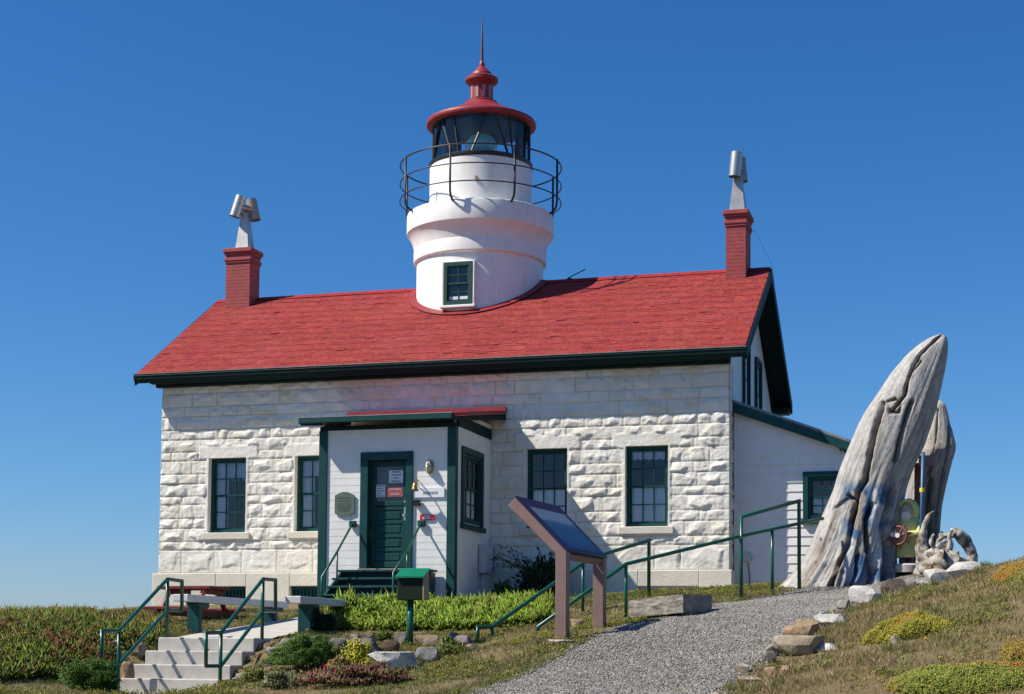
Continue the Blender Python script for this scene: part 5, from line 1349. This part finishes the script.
for s in (-1, 1):
    b = MB(); sh = Vector((c.x+s*.15, c.y-.02, zb+.60*Hs)); el = Vector((c.x+s*.19-.02, c.y-.13, zb+.45*Hs)); hn = Vector((wc.x+s*.10+.02, wc.y+.03, zb+.44*Hs))
    b.tube([sh, el, hn], [.065, .055, .045], 12); am = b.build('sleeve', M['yellow'], st_, smooth=True)
    b = MB(); ellipsoid(b, tuple(hn), (.04, .04, .04), 12, 8)
    for f_ in range(4): b.tube([hn+Vector((-.02*s, -.02, .03-.02*f_)), hn+Vector((-.045*s, -.035, .03-.02*f_)), hn+Vector((-.05*s, -.01, .028-.02*f_))], .010, 6)
    b.build('hand', M['beard'], am, smooth=True)
b = MB(); wn = Vector((-.35, -.94, 0)).normalized(); wx = Vector((-wn.y, wn.x, 0)); 
circ = lambda r, a: wc+wx*(r*math.cos(a))+Vector((0, 0, r*math.sin(a)))
b.tube([circ(.13, 2*PI*i/24) for i in range(24)], .018, 8, closed=True)
wh = b.build('ship_wheel', M['wheel'], st_, smooth=True)
for k in range(4):
    b = MB(); a = PI*k/4+.2; b.tube([circ(-.20, a), circ(.20, a)], .012, 6); b.build('spoke', M['wheel'], wh, smooth=True)
b = MB(); b.tube([wc-wn*.03, wc+wn*.03], .035, 10); b.build('hub', M['beard'], wh)
b = MB()
for s in (-1, 1): ellipsoid(b, (c.x+s*.07, c.y-.05, zb+.04*Hs), (.065, .12, .07), 14, 8); b.tube([(c.x+s*.07, c.y, zb+.03*Hs), (c.x+s*.07, c.y, zb+.14*Hs)], .065, 12)
b.build('boots', M['boots'], st_, smooth=True)
b = MB(); b.lathe([(.24, zb-.12), (.25, zb-.02), (.23, zb+.005)], (c.x, c.y), 24); b.build('base', M['concrete'], st_, smooth=True, auto=.5)

# ------------------------------------------------------------------ vegetation
def leaves(P, D, ln, wd, col, name, mat, tipcol=None, bulge=.45):
    """spindle leaves: P base, D unit direction"""
    n = len(P); a = np.cross(D, RNG.normal(size=(n, 3))); a /= np.linalg.norm(a, axis=1, keepdims=True)+1e-9; b_ = np.cross(D, a)
    vs = np.zeros((n, 5, 3)); vs[:, 0] = P
    mid = P+D*(ln*bulge)[:, None]
    for k in range(3):
        q = 2*PI*k/3; vs[:, 1+k] = mid+(a*math.cos(q)+b_*math.sin(q))*wd[:, None]
    vs[:, 4] = P+D*ln[:, None]+np.array([0, 0, -.0])
    f = np.array([(0,2,1),(0,3,2),(0,1,3),(1,2,4),(2,3,4),(3,1,4)])
    F = (np.arange(n)[:, None, None]*5+f[None]).reshape(-1, 3)
    C = np.repeat(col[:, None], 5, 1)
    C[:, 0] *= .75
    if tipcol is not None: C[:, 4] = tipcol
    return vs.reshape(-1, 3), F, C.reshape(-1, 3)
def blades(P, D, ln, wd, col, bend=.35):
    n = len(P); s = np.cross(D, RNG.normal(size=(n, 3))); s /= np.linalg.norm(s, axis=1, keepdims=True)+1e-9
    hb = RNG.normal(size=(n, 3)); hb[:, 2] = -.25; hb *= (bend*ln)[:, None]*.6
    vs = np.zeros((n, 5, 3)); vs[:, 0] = P-s*wd[:, None]; vs[:, 1] = P+s*wd[:, None]
    m_ = P+D*(ln*.55)[:, None]+hb*.25; vs[:, 2] = m_+s*wd[:, None]*.8; vs[:, 3] = m_-s*wd[:, None]*.8; vs[:, 4] = P+D*(ln*.95)[:, None]+hb
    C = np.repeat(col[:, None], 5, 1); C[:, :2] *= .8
    i = np.arange(n)*5
    return vs.reshape(-1, 3), i, C.reshape(-1, 3)
def blade_obj(name, P, D, ln, wd, col, mat, bend=.35, parent=None):
    V, i, C = blades(P, D, ln, wd, col, bend)
    F = np.concatenate([np.stack([i, i+1, i+2, i+3], 1).ravel(), np.stack([i+3, i+2, i+4], 1).ravel()])
    return np_mesh(name, V, F, np.concatenate([np.full(len(i), 4), np.full(len(i), 3)]), mat, C, parent)
def leaf_obj(name, P, D, ln, wd, col, mat, tip=None, parent=None, bulge=.45):
    V, F, C = leaves(P, D, ln, wd, col, name, mat, tip, bulge)
    return np_mesh(name, V, F, np.full(len(F), 3), mat, C, parent)
def dirs(n, spread, up=1.):
    d = RNG.normal(size=(n, 3))*spread; d[:, 2] = np.abs(d[:, 2])*.5+up; return d/np.linalg.norm(d, axis=1, keepdims=True)
def pick(n, pal, w):
    pal = np.array(pal); i = RNG.choice(len(pal), n, p=np.array(w)/sum(w)); return pal[i]*RNG.uniform(.75, 1.25, (n, 1))
def frame_mask(x, y, z, m=60):
    d = np.stack([x, y, z], 1)-CAM; zz = d@CF; u = 512+F0*(d@CR)/zz; v = 347+SHY-F0*(d@CU)/zz
    return (zz > 3) & (u > -m) & (u < 1024+m) & (v < 694+m), u, v, zz
# --- turf
N = 760000
x = RNG.uniform(1, 22, N); y = RNG.uniform(-19, -3.0, N); z = ground(x, y)
ok, u, v, zz = frame_mask(x, y, z, 320); 
x, y, z, u, zz = x[ok], y[ok], z[ok], u[ok], zz[ok]
walk = ((x > 5.95) & (x < 7.42) & (y > -12.6) & (y < -3.6))
pth = inpoly(x, y, POLY)
edge_n = fbm(x*2.2, y*2.2, 71)
sh = POLY+0
keepm = ~walk & ~((x > 4.3) & (x < 7.2) & (y > -2.2)) & (~pth | (RNG.random(len(x)) < .012))
bank = u > 700+(zz-13)*14
left_ice = (x < 6.0) & (u < 130) & (zz < 25)
keepm &= ~(left_ice)
keepm &= ~((y > -3.9) & (x > 4) & (x < 9))
dens = np.where(fbm(x*1.3, y*1.3, 77) < .42, .22, 1.)*np.where(fbm(x*5, y*5, 78) < .40, .35, 1.); keepm &= RNG.random(len(x)) < dens
x, y, z, u, zz, bank = [q[keepm] for q in (x, y, z, u, zz, bank)]
n = len(x); big = fbm(x*.7, y*.7, 79)
pal_b = pick(n, [(.34,.25,.12),(.27,.19,.09),(.20,.18,.06),(.42,.33,.18),(.15,.15,.045)], [4, 2.4, 2, 2.4, 1.8])
pal_l = pick(n, [(.20,.19,.07),(.13,.16,.045),(.27,.22,.12),(.10,.13,.03),(.20,.14,.08)], [3, 3, 2, 2.5, 1.6])
col = np.where(bank[:, None], pal_b, pal_l)
so = sstep(.55, .68, fbm(x*1.7+3, y*1.7+9, 87))[:, None]*.7; col = col*(1-so)+np.array([.40, .31, .17])*so*RNG.uniform(.7, 1.2, (n, 1))
gn = (sstep(.50, .64, fbm(x*1.1+7, y*1.1, 83))*np.where(bank, .35, .8))[:, None]; col = col*(1-gn)+np.array([.13, .175, .03])*gn*RNG.uniform(.7, 1.2, (n, 1))
ln = np.where(bank, RNG.uniform(.025, .085, n)*(.6+.8*big), RNG.uniform(.02, .075, n)*(.6+.8*big)); wd = np.where(bank, .0032, .003)*zz/14
# taller tufts with straw-coloured heads, thicker on the bank
sel = RNG.choice(n, 1500, replace=False, p=np.where(bank, 3., 1.)/np.where(bank, 3., 1.).sum()); kk = 22
tx = np.repeat(np.stack([x[sel], y[sel], z[sel]-.01], 1), kk, 0)+RNG.normal(0, .022, (len(sel)*kk, 3))*np.array([1, 1, 0])
tl = np.repeat(RNG.uniform(.06, .17, len(sel))*np.where(bank[sel], 1., .62), kk)*RNG.uniform(.5, 1.1, len(sel)*kk)
tc = np.repeat(pick(len(sel), [(.34,.27,.14),(.24,.22,.08),(.16,.20,.045),(.42,.35,.2)], [3, 2, 2.4, 1.4]), kk, 0)*RNG.uniform(.75, 1.25, (len(sel)*kk, 1))
Pg = np.vstack([np.stack([x, y, z-.01], 1), tx]); Dg = np.vstack([dirs(n, .55), dirs(len(tx), .45)]); lg = np.concatenate([ln, tl]); wg = np.concatenate([wd, np.full(len(tx), .0032)]); cg = np.vstack([col, tc])
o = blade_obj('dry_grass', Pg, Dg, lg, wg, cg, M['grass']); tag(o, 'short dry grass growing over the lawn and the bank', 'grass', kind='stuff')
# low yellow-green creepers between the grass on the bank and beside the terrace rocks
cm = (fbm(x*1.5+21, y*1.5+4, 111) > .545) & (RNG.random(n) < np.where(bank, .09, .12)); cx, cy_, cz = x[cm], y[cm], z[cm]; nc = len(cx); kk = 4
cp = pick(nc, [(.27,.27,.04),(.34,.29,.045),(.17,.22,.035),(.40,.24,.04),(.12,.16,.03)], [3, 2, 3, .7, 1.5])
Pc = np.repeat(np.stack([cx, cy_, cz+RNG.uniform(0, .045, nc)], 1), kk, 0)+RNG.normal(0, .012, (nc*kk, 3)); cc_ = np.repeat(cp, kk, 0)*RNG.uniform(.8, 1.2, (nc*kk, 1))
o = leaf_obj('creeping_succulent', Pc, dirs(nc*kk, .9, .6), RNG.uniform(.014, .04, nc*kk), RNG.uniform(.004, .009, nc*kk), cc_, M['succulent'], cc_*1.1); tag(o, 'low yellow-green creeping succulents scattered through the grass', 'ground cover', kind='stuff')

# --- ice plant carpet left of the steps
N = 300000
x = RNG.uniform(-4, 6.05, N); y = RNG.uniform(-17, -5.0, N); z = ground(x, y); ok, u, v, zz = frame_mask(x, y, z, 200)
lim = np.where(zz < 20.2, 122, 158)+30*(fbm(y*.9, x*.9, 90)-.5)
ok &= (u < lim) & ~((x > 5.95) & (y > -12.4))
ok &= ~((u > 115) & (zz < 20.6)) | (RNG.random(N) < .25)
ok &= ~((zz > 26.) & (u > 95))
x, y, z, u, zz = [q[ok] for q in (x, y, z, u, zz)]
hum = fbm(x*1.0, y*1.0, 91); n = len(x)
thick = .03+.22*hum**1.3*sstep(190, 120, u)*(.75+.25*sstep(120, 160, u))*.8+.10*np.maximum(0, fbm(x*3, y*3, 96)-.5)
cn = RNG.choice(n, min(n, 36000), replace=False); x, y, z, u, zz, thick = [q[cn] for q in (x, y, z, u, zz, thick)]; n = len(x)
lay = RNG.random(n)**.5
pal = pick(n, [(.075,.125,.010),(.115,.175,.016),(.17,.20,.03),(.13,.032,.022),(.19,.085,.03),(.24,.19,.09),(.035,.065,.007)], [5, 4, 1.3, .8, .8, .7, 3.5])
red = sstep(.48, .60, fbm(x*.9+11, y*.9+2, 95))*sstep(18.8, 20., zz); rp_ = pick(n, [(.16,.03,.028),(.11,.05,.03),(.22,.10,.05),(.10,.13,.03)], [3, 2, 1.4, 2.4])
pal = np.where((RNG.random(n) < red*.75)[:, None], rp_, pal)
kk = 7; P = np.repeat(np.stack([x, y, z+thick*lay-.02], 1), kk, 0)+RNG.normal(0, .014, (n*kk, 3)); pal = np.repeat(pal, kk, 0)*RNG.uniform(.75, 1.25, (n*kk, 1))
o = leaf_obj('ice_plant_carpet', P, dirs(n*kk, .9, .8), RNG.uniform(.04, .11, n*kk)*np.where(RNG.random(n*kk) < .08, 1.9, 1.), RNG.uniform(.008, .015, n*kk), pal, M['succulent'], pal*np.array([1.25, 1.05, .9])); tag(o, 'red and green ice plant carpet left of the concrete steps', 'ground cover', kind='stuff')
# upright sprigs that break the skyline
# --- bright ice plant bed under the porch
N = 90000
u = RNG.uniform(306, 560, N); d = RNG.uniform(21.2, 23.6, N)
pp = CAM+ (CF[None]+((u-512)/F0)[:, None]*CR[None]-((640-347-SHY)/F0)*CU[None])*d[:, None]
x, y = pp[:, 0], pp[:, 1]; z = ground(x, y); hum = fbm(x*1.6, y*1.6, 101)
sd_ = fbm(u*.03, d*2, 104); prof_ = sstep(20.9, 22.2, d)*sstep(306, 335, u)*sstep(565, 520, u)*sstep(24.6, 23.6, d)
th_ = np.maximum(.10, -.52+.34*hum+.26*(fbm(x*4, y*4, 44)-.5)-z)*sstep(21.0, 22.3, d)*sstep(306, 335, u)*sstep(565, 530, u)*sstep(23.8, 23.2, d); ok = (th_ > .04) & (RNG.random(N) < .8) & ((x > 7.5) | (y > -3)); x, y, z, u, d, th_ = [q[ok] for q in (x, y, z, u, d, th_)]; n = len(x)
cn = RNG.choice(n, 4200, replace=False); x, y, z, th_ = [q[cn] for q in (x, y, z, th_)]
n = len(x); lay = RNG.random(n)**.45; pal = pick(n, [(.16,.25,.02),(.24,.33,.035),(.10,.17,.016),(.29,.32,.05),(.22,.14,.04)], [4, 2.6, 3, 1, .25])
kk = 9; P = np.repeat(np.stack([x, y, z+th_*lay], 1), kk, 0)+RNG.normal(0, .018, (n*kk, 3)); pal = np.repeat(pal, kk, 0)*RNG.uniform(.8, 1.2, (n*kk, 1))
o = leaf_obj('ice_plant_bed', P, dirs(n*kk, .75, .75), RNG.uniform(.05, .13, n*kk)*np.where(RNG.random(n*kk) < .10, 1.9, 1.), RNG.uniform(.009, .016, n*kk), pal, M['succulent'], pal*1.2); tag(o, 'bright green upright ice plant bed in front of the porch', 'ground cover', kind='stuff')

# --- single plants
def leaf_plant(name, label, cat, px, d, w, h, n, pal, wts, ln, wd, stem_col=(.12, .08, .05), nst=12, dome=1., spread=.7, up=.6, dp=None, group=None, lumpy=.62, hollow=.35, mat='leaf', base_h=0., tipc=1.1, loc=None):
    c = loc if loc else spot(px, d); dp = dp or w*.8
    g = thing(name, label, cat, tuple(c), group)
    a = RNG.normal(size=(n, 3)); a /= np.linalg.norm(a, axis=1, keepdims=True); a[:, 2] = np.abs(a[:, 2]) if dome else a[:, 2]
    r = (hollow+(1-hollow)*RNG.random(n))**.5
    lump = (1.02-.5*lumpy)+lumpy*np.array([mnoise.noise(Vector(q)*2.1+Vector((px*.1, d, 0)))+.6*mnoise.noise(Vector(q)*5.5+Vector((px*.1, d, 4))) for q in a])
    Pp = a*(r*np.clip(lump, .35, 1.25))[:, None]*np.array([w/2, dp/2, h-base_h]); Pp[:, 2] += base_h
    D = a*np.array([1, 1, .7])*spread+RNG.normal(size=(n, 3))*.35+np.array([0, 0, up]); D /= np.linalg.norm(D, axis=1, keepdims=True)
    col = pick(n, pal, wts)
    o = leaf_obj('foliage', Pp, D, RNG.uniform(*ln, n), RNG.uniform(*wd, n), col, M[mat], col*tipc, g)
    b = MB(); 
    for k in range(nst):
        q = a[k]*np.array([w/2, dp/2, h*.9])*.8; b.tube([(c.x+q[0]*.1, c.y+q[1]*.1, c.z-.03), (c.x+q[0]*.5, c.y+q[1]*.5, c.z+q[2]*.55), (c.x+q[0], c.y+q[1], c.z+q[2])], [.009, .006, .003], 5)
    b.build('stem', paint_stem, g)
    return g
paint_stem = paint('brown_stems', (.14, .10, .065), .8, .3, 12)
GRN = [(.065,.15,.012),(.11,.22,.02),(.04,.10,.01)]
leaf_plant('bush', 'rounded bright green bush right of the concrete steps', 'bush', 304, 18.2, .86, .43, 26000, GRN, [3, 3, 2], (.02, .045), (.003, .006), lumpy=.38, nst=26, base_h=.06, spread=.9, up=.5, hollow=.45)
leaf_plant('bush', 'low bright green bush at the foot of the left railing', 'bush', 90, 18.0, .78, .38, 20000, GRN, [3, 3, 2], (.02, .045), (.003, .006), lumpy=.4, nst=20, base_h=.02, spread=.9, up=.4)
leaf_plant('bush', 'dark low bush at the end of the ice plant bed by the bench', 'bush', 322, 21.0, .42, .30, 3500, [(.02,.045,.012),(.03,.06,.015)], [1, 1], (.04, .09), (.006, .01), nst=10)
sp = Vector((8.28, -.75, g1(8.28, -.75)))
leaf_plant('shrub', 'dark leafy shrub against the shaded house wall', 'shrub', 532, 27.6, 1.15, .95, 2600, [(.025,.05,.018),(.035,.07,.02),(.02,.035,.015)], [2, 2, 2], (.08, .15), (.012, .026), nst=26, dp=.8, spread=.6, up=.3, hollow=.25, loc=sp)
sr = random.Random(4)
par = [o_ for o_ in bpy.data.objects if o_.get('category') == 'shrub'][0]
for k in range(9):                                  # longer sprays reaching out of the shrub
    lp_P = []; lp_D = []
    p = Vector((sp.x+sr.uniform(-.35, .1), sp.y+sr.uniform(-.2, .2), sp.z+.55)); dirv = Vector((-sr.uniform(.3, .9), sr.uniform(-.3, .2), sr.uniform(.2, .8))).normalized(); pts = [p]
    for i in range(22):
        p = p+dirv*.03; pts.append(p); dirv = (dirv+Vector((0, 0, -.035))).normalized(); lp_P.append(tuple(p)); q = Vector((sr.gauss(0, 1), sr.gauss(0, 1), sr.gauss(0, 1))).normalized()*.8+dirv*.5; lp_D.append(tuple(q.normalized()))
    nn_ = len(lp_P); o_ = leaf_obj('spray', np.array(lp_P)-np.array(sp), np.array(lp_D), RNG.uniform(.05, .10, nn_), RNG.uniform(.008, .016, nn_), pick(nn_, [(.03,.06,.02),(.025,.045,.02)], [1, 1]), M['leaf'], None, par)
    b = MB(); b.tube(pts, .005, 5); b.build('twig', paint_stem, o_)
leaf_plant('leafy_plant', 'small leafy plant low at the porch corner', 'plant', 492, 27.2, .5, .35, 500, [(.05,.10,.02),(.07,.13,.03)], [1, 1], (.08, .16), (.014, .022), nst=6, loc=Vector((7.75, -1.3, g1(7.75, -1.3))))
leaf_plant('yellow_succulent', 'yellow flowering succulent among the terrace rocks', 'plant', 358, 18.0, .40, .34, 1700, [(.55,.48,.03),(.42,.42,.05),(.24,.28,.05)], [3, 2, 2], (.025, .05), (.008, .014), nst=6, mat='succulent')
leaf_plant('red_succulent', 'crimson and green succulent left of the pale boulder', 'plant', 339, 17.9, .34, .16, 1200, [(.30,.02,.05),(.16,.17,.04),(.30,.30,.06),(.12,.14,.04)], [1.2, 2, 1.4, 2], (.03, .06), (.007, .012), nst=4, mat='succulent')
leaf_plant('red_ice_plant', 'dark red-purple ice plant clump in front of the pale boulder', 'plant', 362, 16.6, 1.35, .20, 5200, [(.20,.035,.05),(.15,.07,.05),(.13,.16,.045),(.24,.11,.09),(.10,.04,.035)], [2.4, 2.2, 4, .8, 1.6], (.04, .09), (.007, .012), nst=6, dp=.7, mat='succulent', up=.9)
leaf_plant('ice_plant_clump', 'dull green ice plant clump at the bottom left of the red clump', 'plant', 285, 16.9, .55, .18, 2200, [(.16,.19,.09),(.12,.15,.05),(.22,.20,.12),(.16,.10,.06)], [2, 2, 1.4, 1], (.03, .08), (.006, .01), nst=4, mat='succulent', up=.9)
leaf_plant('green_clump', 'low green clump on the terrace edge above the upright tan rock', 'plant', 380, 20.3, .40, .12, 900, [(.14,.19,.03),(.20,.23,.05),(.09,.13,.02)], [2, 1, 2], (.03, .06), (.006, .01), nst=3, mat='succulent')
leaf_plant('green_clump', 'small green clump between the grey rocks right of the bush', 'plant', 330, 19.2, .34, .12, 800, [(.12,.17,.03),(.18,.2,.05),(.2,.1,.05)], [2, 1, .6], (.03, .06), (.006, .01), nst=3, mat='succulent')
leaf_plant('green_clump', 'yellow-green clump beside the third and fourth concrete steps', 'plant', 258, 17.8, .40, .14, 1000, [(.17,.19,.04),(.22,.22,.06),(.12,.14,.03)], [2, 1, 2], (.025, .06), (.005, .01), nst=3, mat='succulent')
leaf_plant('green_clump', 'green plant clump between terrace rocks beside the post box', 'plant', 447, 19.4, .34, .18, 900, [(.12,.17,.03),(.20,.23,.05),(.08,.12,.02)], [2, 1, 2], (.03, .07), (.007, .012), nst=4, mat='succulent')
leaf_plant('green_clump', 'flat mossy green clump right of the pale boulder', 'plant', 452, 18.2, .62, .11, 1600, [(.13,.16,.03),(.20,.19,.06),(.09,.11,.03)], [2, 1, 2], (.025, .05), (.006, .01), nst=3, mat='succulent')
# succulent mounds on the bank
def mound(label, px, d, w, dp, h, n, pal, wts, yaw=0, seed=0):
    c = spot(px, d); g = thing('succulent_mound', label, 'plant', tuple(c), 'succulent mounds on the bank')
    r = np.sqrt(RNG.random(n)); a = RNG.random(n)*2*PI; lx = r*np.cos(a); ly = r*np.sin(a)
    rad = 1+.8*(fbm(np.cos(a)*1.5+seed, np.sin(a)*1.5, 7)-.5)
    X = lx*w/2*rad; Y = ly*dp/2*rad; cy, sy_ = math.cos(yaw), math.sin(yaw); X, Y = X*cy-Y*sy_, X*sy_+Y*cy
    Z = ground(c.x+X, c.y+Y)-c.z+h*np.sqrt(np.clip(1-r**2, 0, 1))*(.55+.8*fbm(X*4, Y*4, 3+seed))-.015-RNG.random(n)*.025+.05*(fbm(X*11, Y*11, 5+seed)-.5)
    col = pick(n, pal, wts); og = sstep(.56, .68, fbm(X*2.2+seed, Y*2.2, 9))[:, None]*(RNG.random(n) < .75)[:, None]
    col = col*(1-og)+og*pick(n, [(.38,.17,.03),(.34,.21,.04)], [1, 1])
    leaf_obj('foliage', np.stack([X, Y, Z], 1), dirs(n, .8, .8), RNG.uniform(.012, .03, n), RNG.uniform(.004, .008, n), col, M['succulent'], col*1.1, g)
    b = MB(); k = 20; vs = []; fs = []
    for j in range(7):
        for i in range(k):
            rr = 1-j/7; aa = 2*PI*i/k; xx = rr*w/2*math.cos(aa)*.78; yy = rr*dp/2*math.sin(aa)*.78; xx, yy = xx*cy-yy*sy_, xx*sy_+yy*cy
            vs.append((c.x+xx, c.y+yy, g1(c.x+xx, c.y+yy)+h*math.sqrt(max(0, 1-rr*rr))*.6-.04))
    for j in range(6):
        for i in range(k): fs.append((j*k+i, j*k+(i+1) % k, (j+1)*k+(i+1) % k, (j+1)*k+i))
    fs.append(tuple(6*k+i for i in range(k))); b.add(vs, fs); b.build('cushion', M['mosscush'], g, smooth=True)
M['mosscush'] = paint('cushion_soil', (.16, .14, .04), .9, .3, 12)
YG = [(.34,.30,.035),(.26,.27,.04),(.18,.22,.04),(.42,.33,.05)]
mound('yellow and orange succulent mound midway up the bank', 912, 14.6, .74, .7, .20, 15000, YG, [3, 3, 1.5, 1.5], .4, 2)
mound('wide yellow-green succulent mat in the lower right corner', 962, 12.0, 1.25, .7, .13, 22000, [(.25,.26,.045),(.16,.21,.04),(.33,.30,.05),(.10,.15,.04)], [3, 3, 2, 1], .15, 5)
mound('yellow-green succulent mat on the bank crest at the right edge', 1020, 17.3, .5, .8, .08, 10000, [(.28,.25,.05),(.2,.22,.05),(.3,.24,.08)], [2, 2, 1.5], 0, 8)
mound('orange-tinged succulent mat at the right frame edge', 1030, 12.5, .5, .5, .12, 6000, [(.36,.20,.04),(.30,.24,.05),(.22,.2,.04)], [2, 2, 1], 0, 11)
# single wild flowers
def flower(label, px, d, h, mat='petal', s=.022, grp='single wild flowers'):
    c = spot(px, d); g = thing('wild_flower', label, 'flower', tuple(c), grp)
    b = MB(); b.tube([tuple(c), (c.x+.01, c.y, c.z+h*.6), (c.x, c.y, c.z+h)], .003, 5); b.build('stem', paint_stem, g)
    b = MB()
    for k in range(7):
        a = 2*PI*k/7; q = Vector((math.cos(a), math.sin(a), .5)).normalized(); t_ = Vector((-math.sin(a), math.cos(a), 0)); o_ = Vector((c.x, c.y, c.z+h))
        b.add([o_, o_+q*s*.6+t_*s*.35, o_+q*s*1.15, o_+q*s*.6-t_*s*.35], [(0, 1, 2, 3)])
    ellipsoid(b, (c.x, c.y, c.z+h+.004), (s*.45, s*.45, s*.35), 8, 6); b.build('bloom', M[mat], g)
flower('single yellow flower in the ice plant carpet at the far left', 23.5, 18.6, .30, s=.045)
flower('single yellow flower in the bed below the green post box', 390, 21.3, .42, s=.035)
flower('single yellow flower in the ice plant bed by the pipe railing', 471, 21.5, .35, s=.02)
flower('single yellow flower in the grass before the sign post', 517, 17.6, .05, s=.025)
flower('single yellow flower on the bank below the dark blocky rock', 932, 18.6, .07, s=.03)
flower('single yellow flower at the bank top against the white rock', 970, 19.6, .09, s=.025)
flower('larger crimson flower at the left of the red succulent', 325, 17.6, .10, 'petal_red', .05)
flower('small crimson flower at the right of the red succulent', 335, 17.4, .07, 'petal_red', .04)

# ------------------------------------------------------------------ sky, sun, camera
SUN = Vector((-1.98, -1.0, 2.45)).normalized()         # towards the sun
el = math.asin(SUN.z); rot = math.atan2(SUN.x, SUN.y)
w = bpy.data.worlds.new('World'); sc.world = w; w.use_nodes = True; t = w.node_tree
bg = t.nodes['Background']; sk = t.nodes.new('ShaderNodeTexSky'); sk.sky_type = 'NISHITA'; sk.sun_disc = False
sk.sun_elevation = el; sk.sun_rotation = rot; sk.air_density = 1.0; sk.dust_density = .25; sk.ozone_density = 2.2; sk.altitude = 20
sp_ = t.nodes.new('ShaderNodeSeparateColor'); cb_ = t.nodes.new('ShaderNodeCombineColor'); t.links.new(sk.outputs[0], sp_.inputs[0])
for k, (g_, a_) in enumerate(((1.60, .17), (1.13, .515), (1., .96))):       # a clearer, polarised-looking blue
    p_ = t.nodes.new('ShaderNodeMath'); p_.operation = 'POWER'; p_.inputs[1].default_value = g_; t.links.new(sp_.outputs[k], p_.inputs[0])
    m_ = t.nodes.new('ShaderNodeMath'); m_.operation = 'MULTIPLY'; m_.inputs[1].default_value = a_; t.links.new(p_.outputs[0], m_.inputs[0]); t.links.new(m_.outputs[0], cb_.inputs[k])
t.links.new(cb_.outputs[0], bg.inputs[0]); bg.inputs[1].default_value = .089
sl_ = bpy.data.lights.new('sun', 'SUN'); sl_.energy = 5.0; sl_.angle = R_(.53); sl_.color = (1, .93, .82)
so = bpy.data.objects.new('sun', sl_); COL.objects.link(so); so.rotation_euler = (-SUN).to_track_quat('-Z', 'Y').to_euler(); so.location = (-20, -20, 40)
cd = bpy.data.cameras.new('camera'); cam = bpy.data.objects.new('camera', cd); COL.objects.link(cam); sc.camera = cam
Mx = Matrix((( CR[0], CU[0], -CF[0], CAM[0]), (CR[1], CU[1], -CF[1], CAM[1]), (CR[2], CU[2], -CF[2], CAM[2]), (0, 0, 0, 1)))
cam.matrix_world = Mx
cd.sensor_width = 36; cd.sensor_fit = 'HORIZONTAL'; cd.lens = 36*F0/1024; cd.shift_y = SHY/1024; cd.clip_end = 20000; cd.clip_start = .1
vs_ = sc.view_settings; vs_.view_transform = 'Standard'; vs_.look = 'None'; vs_.exposure = .45; vs_.gamma = 1; vs_.use_curve_mapping = False
sc.cycles.max_bounces = 8; sc.cycles.transparent_max_bounces = 16; sc.cycles.use_denoising = True
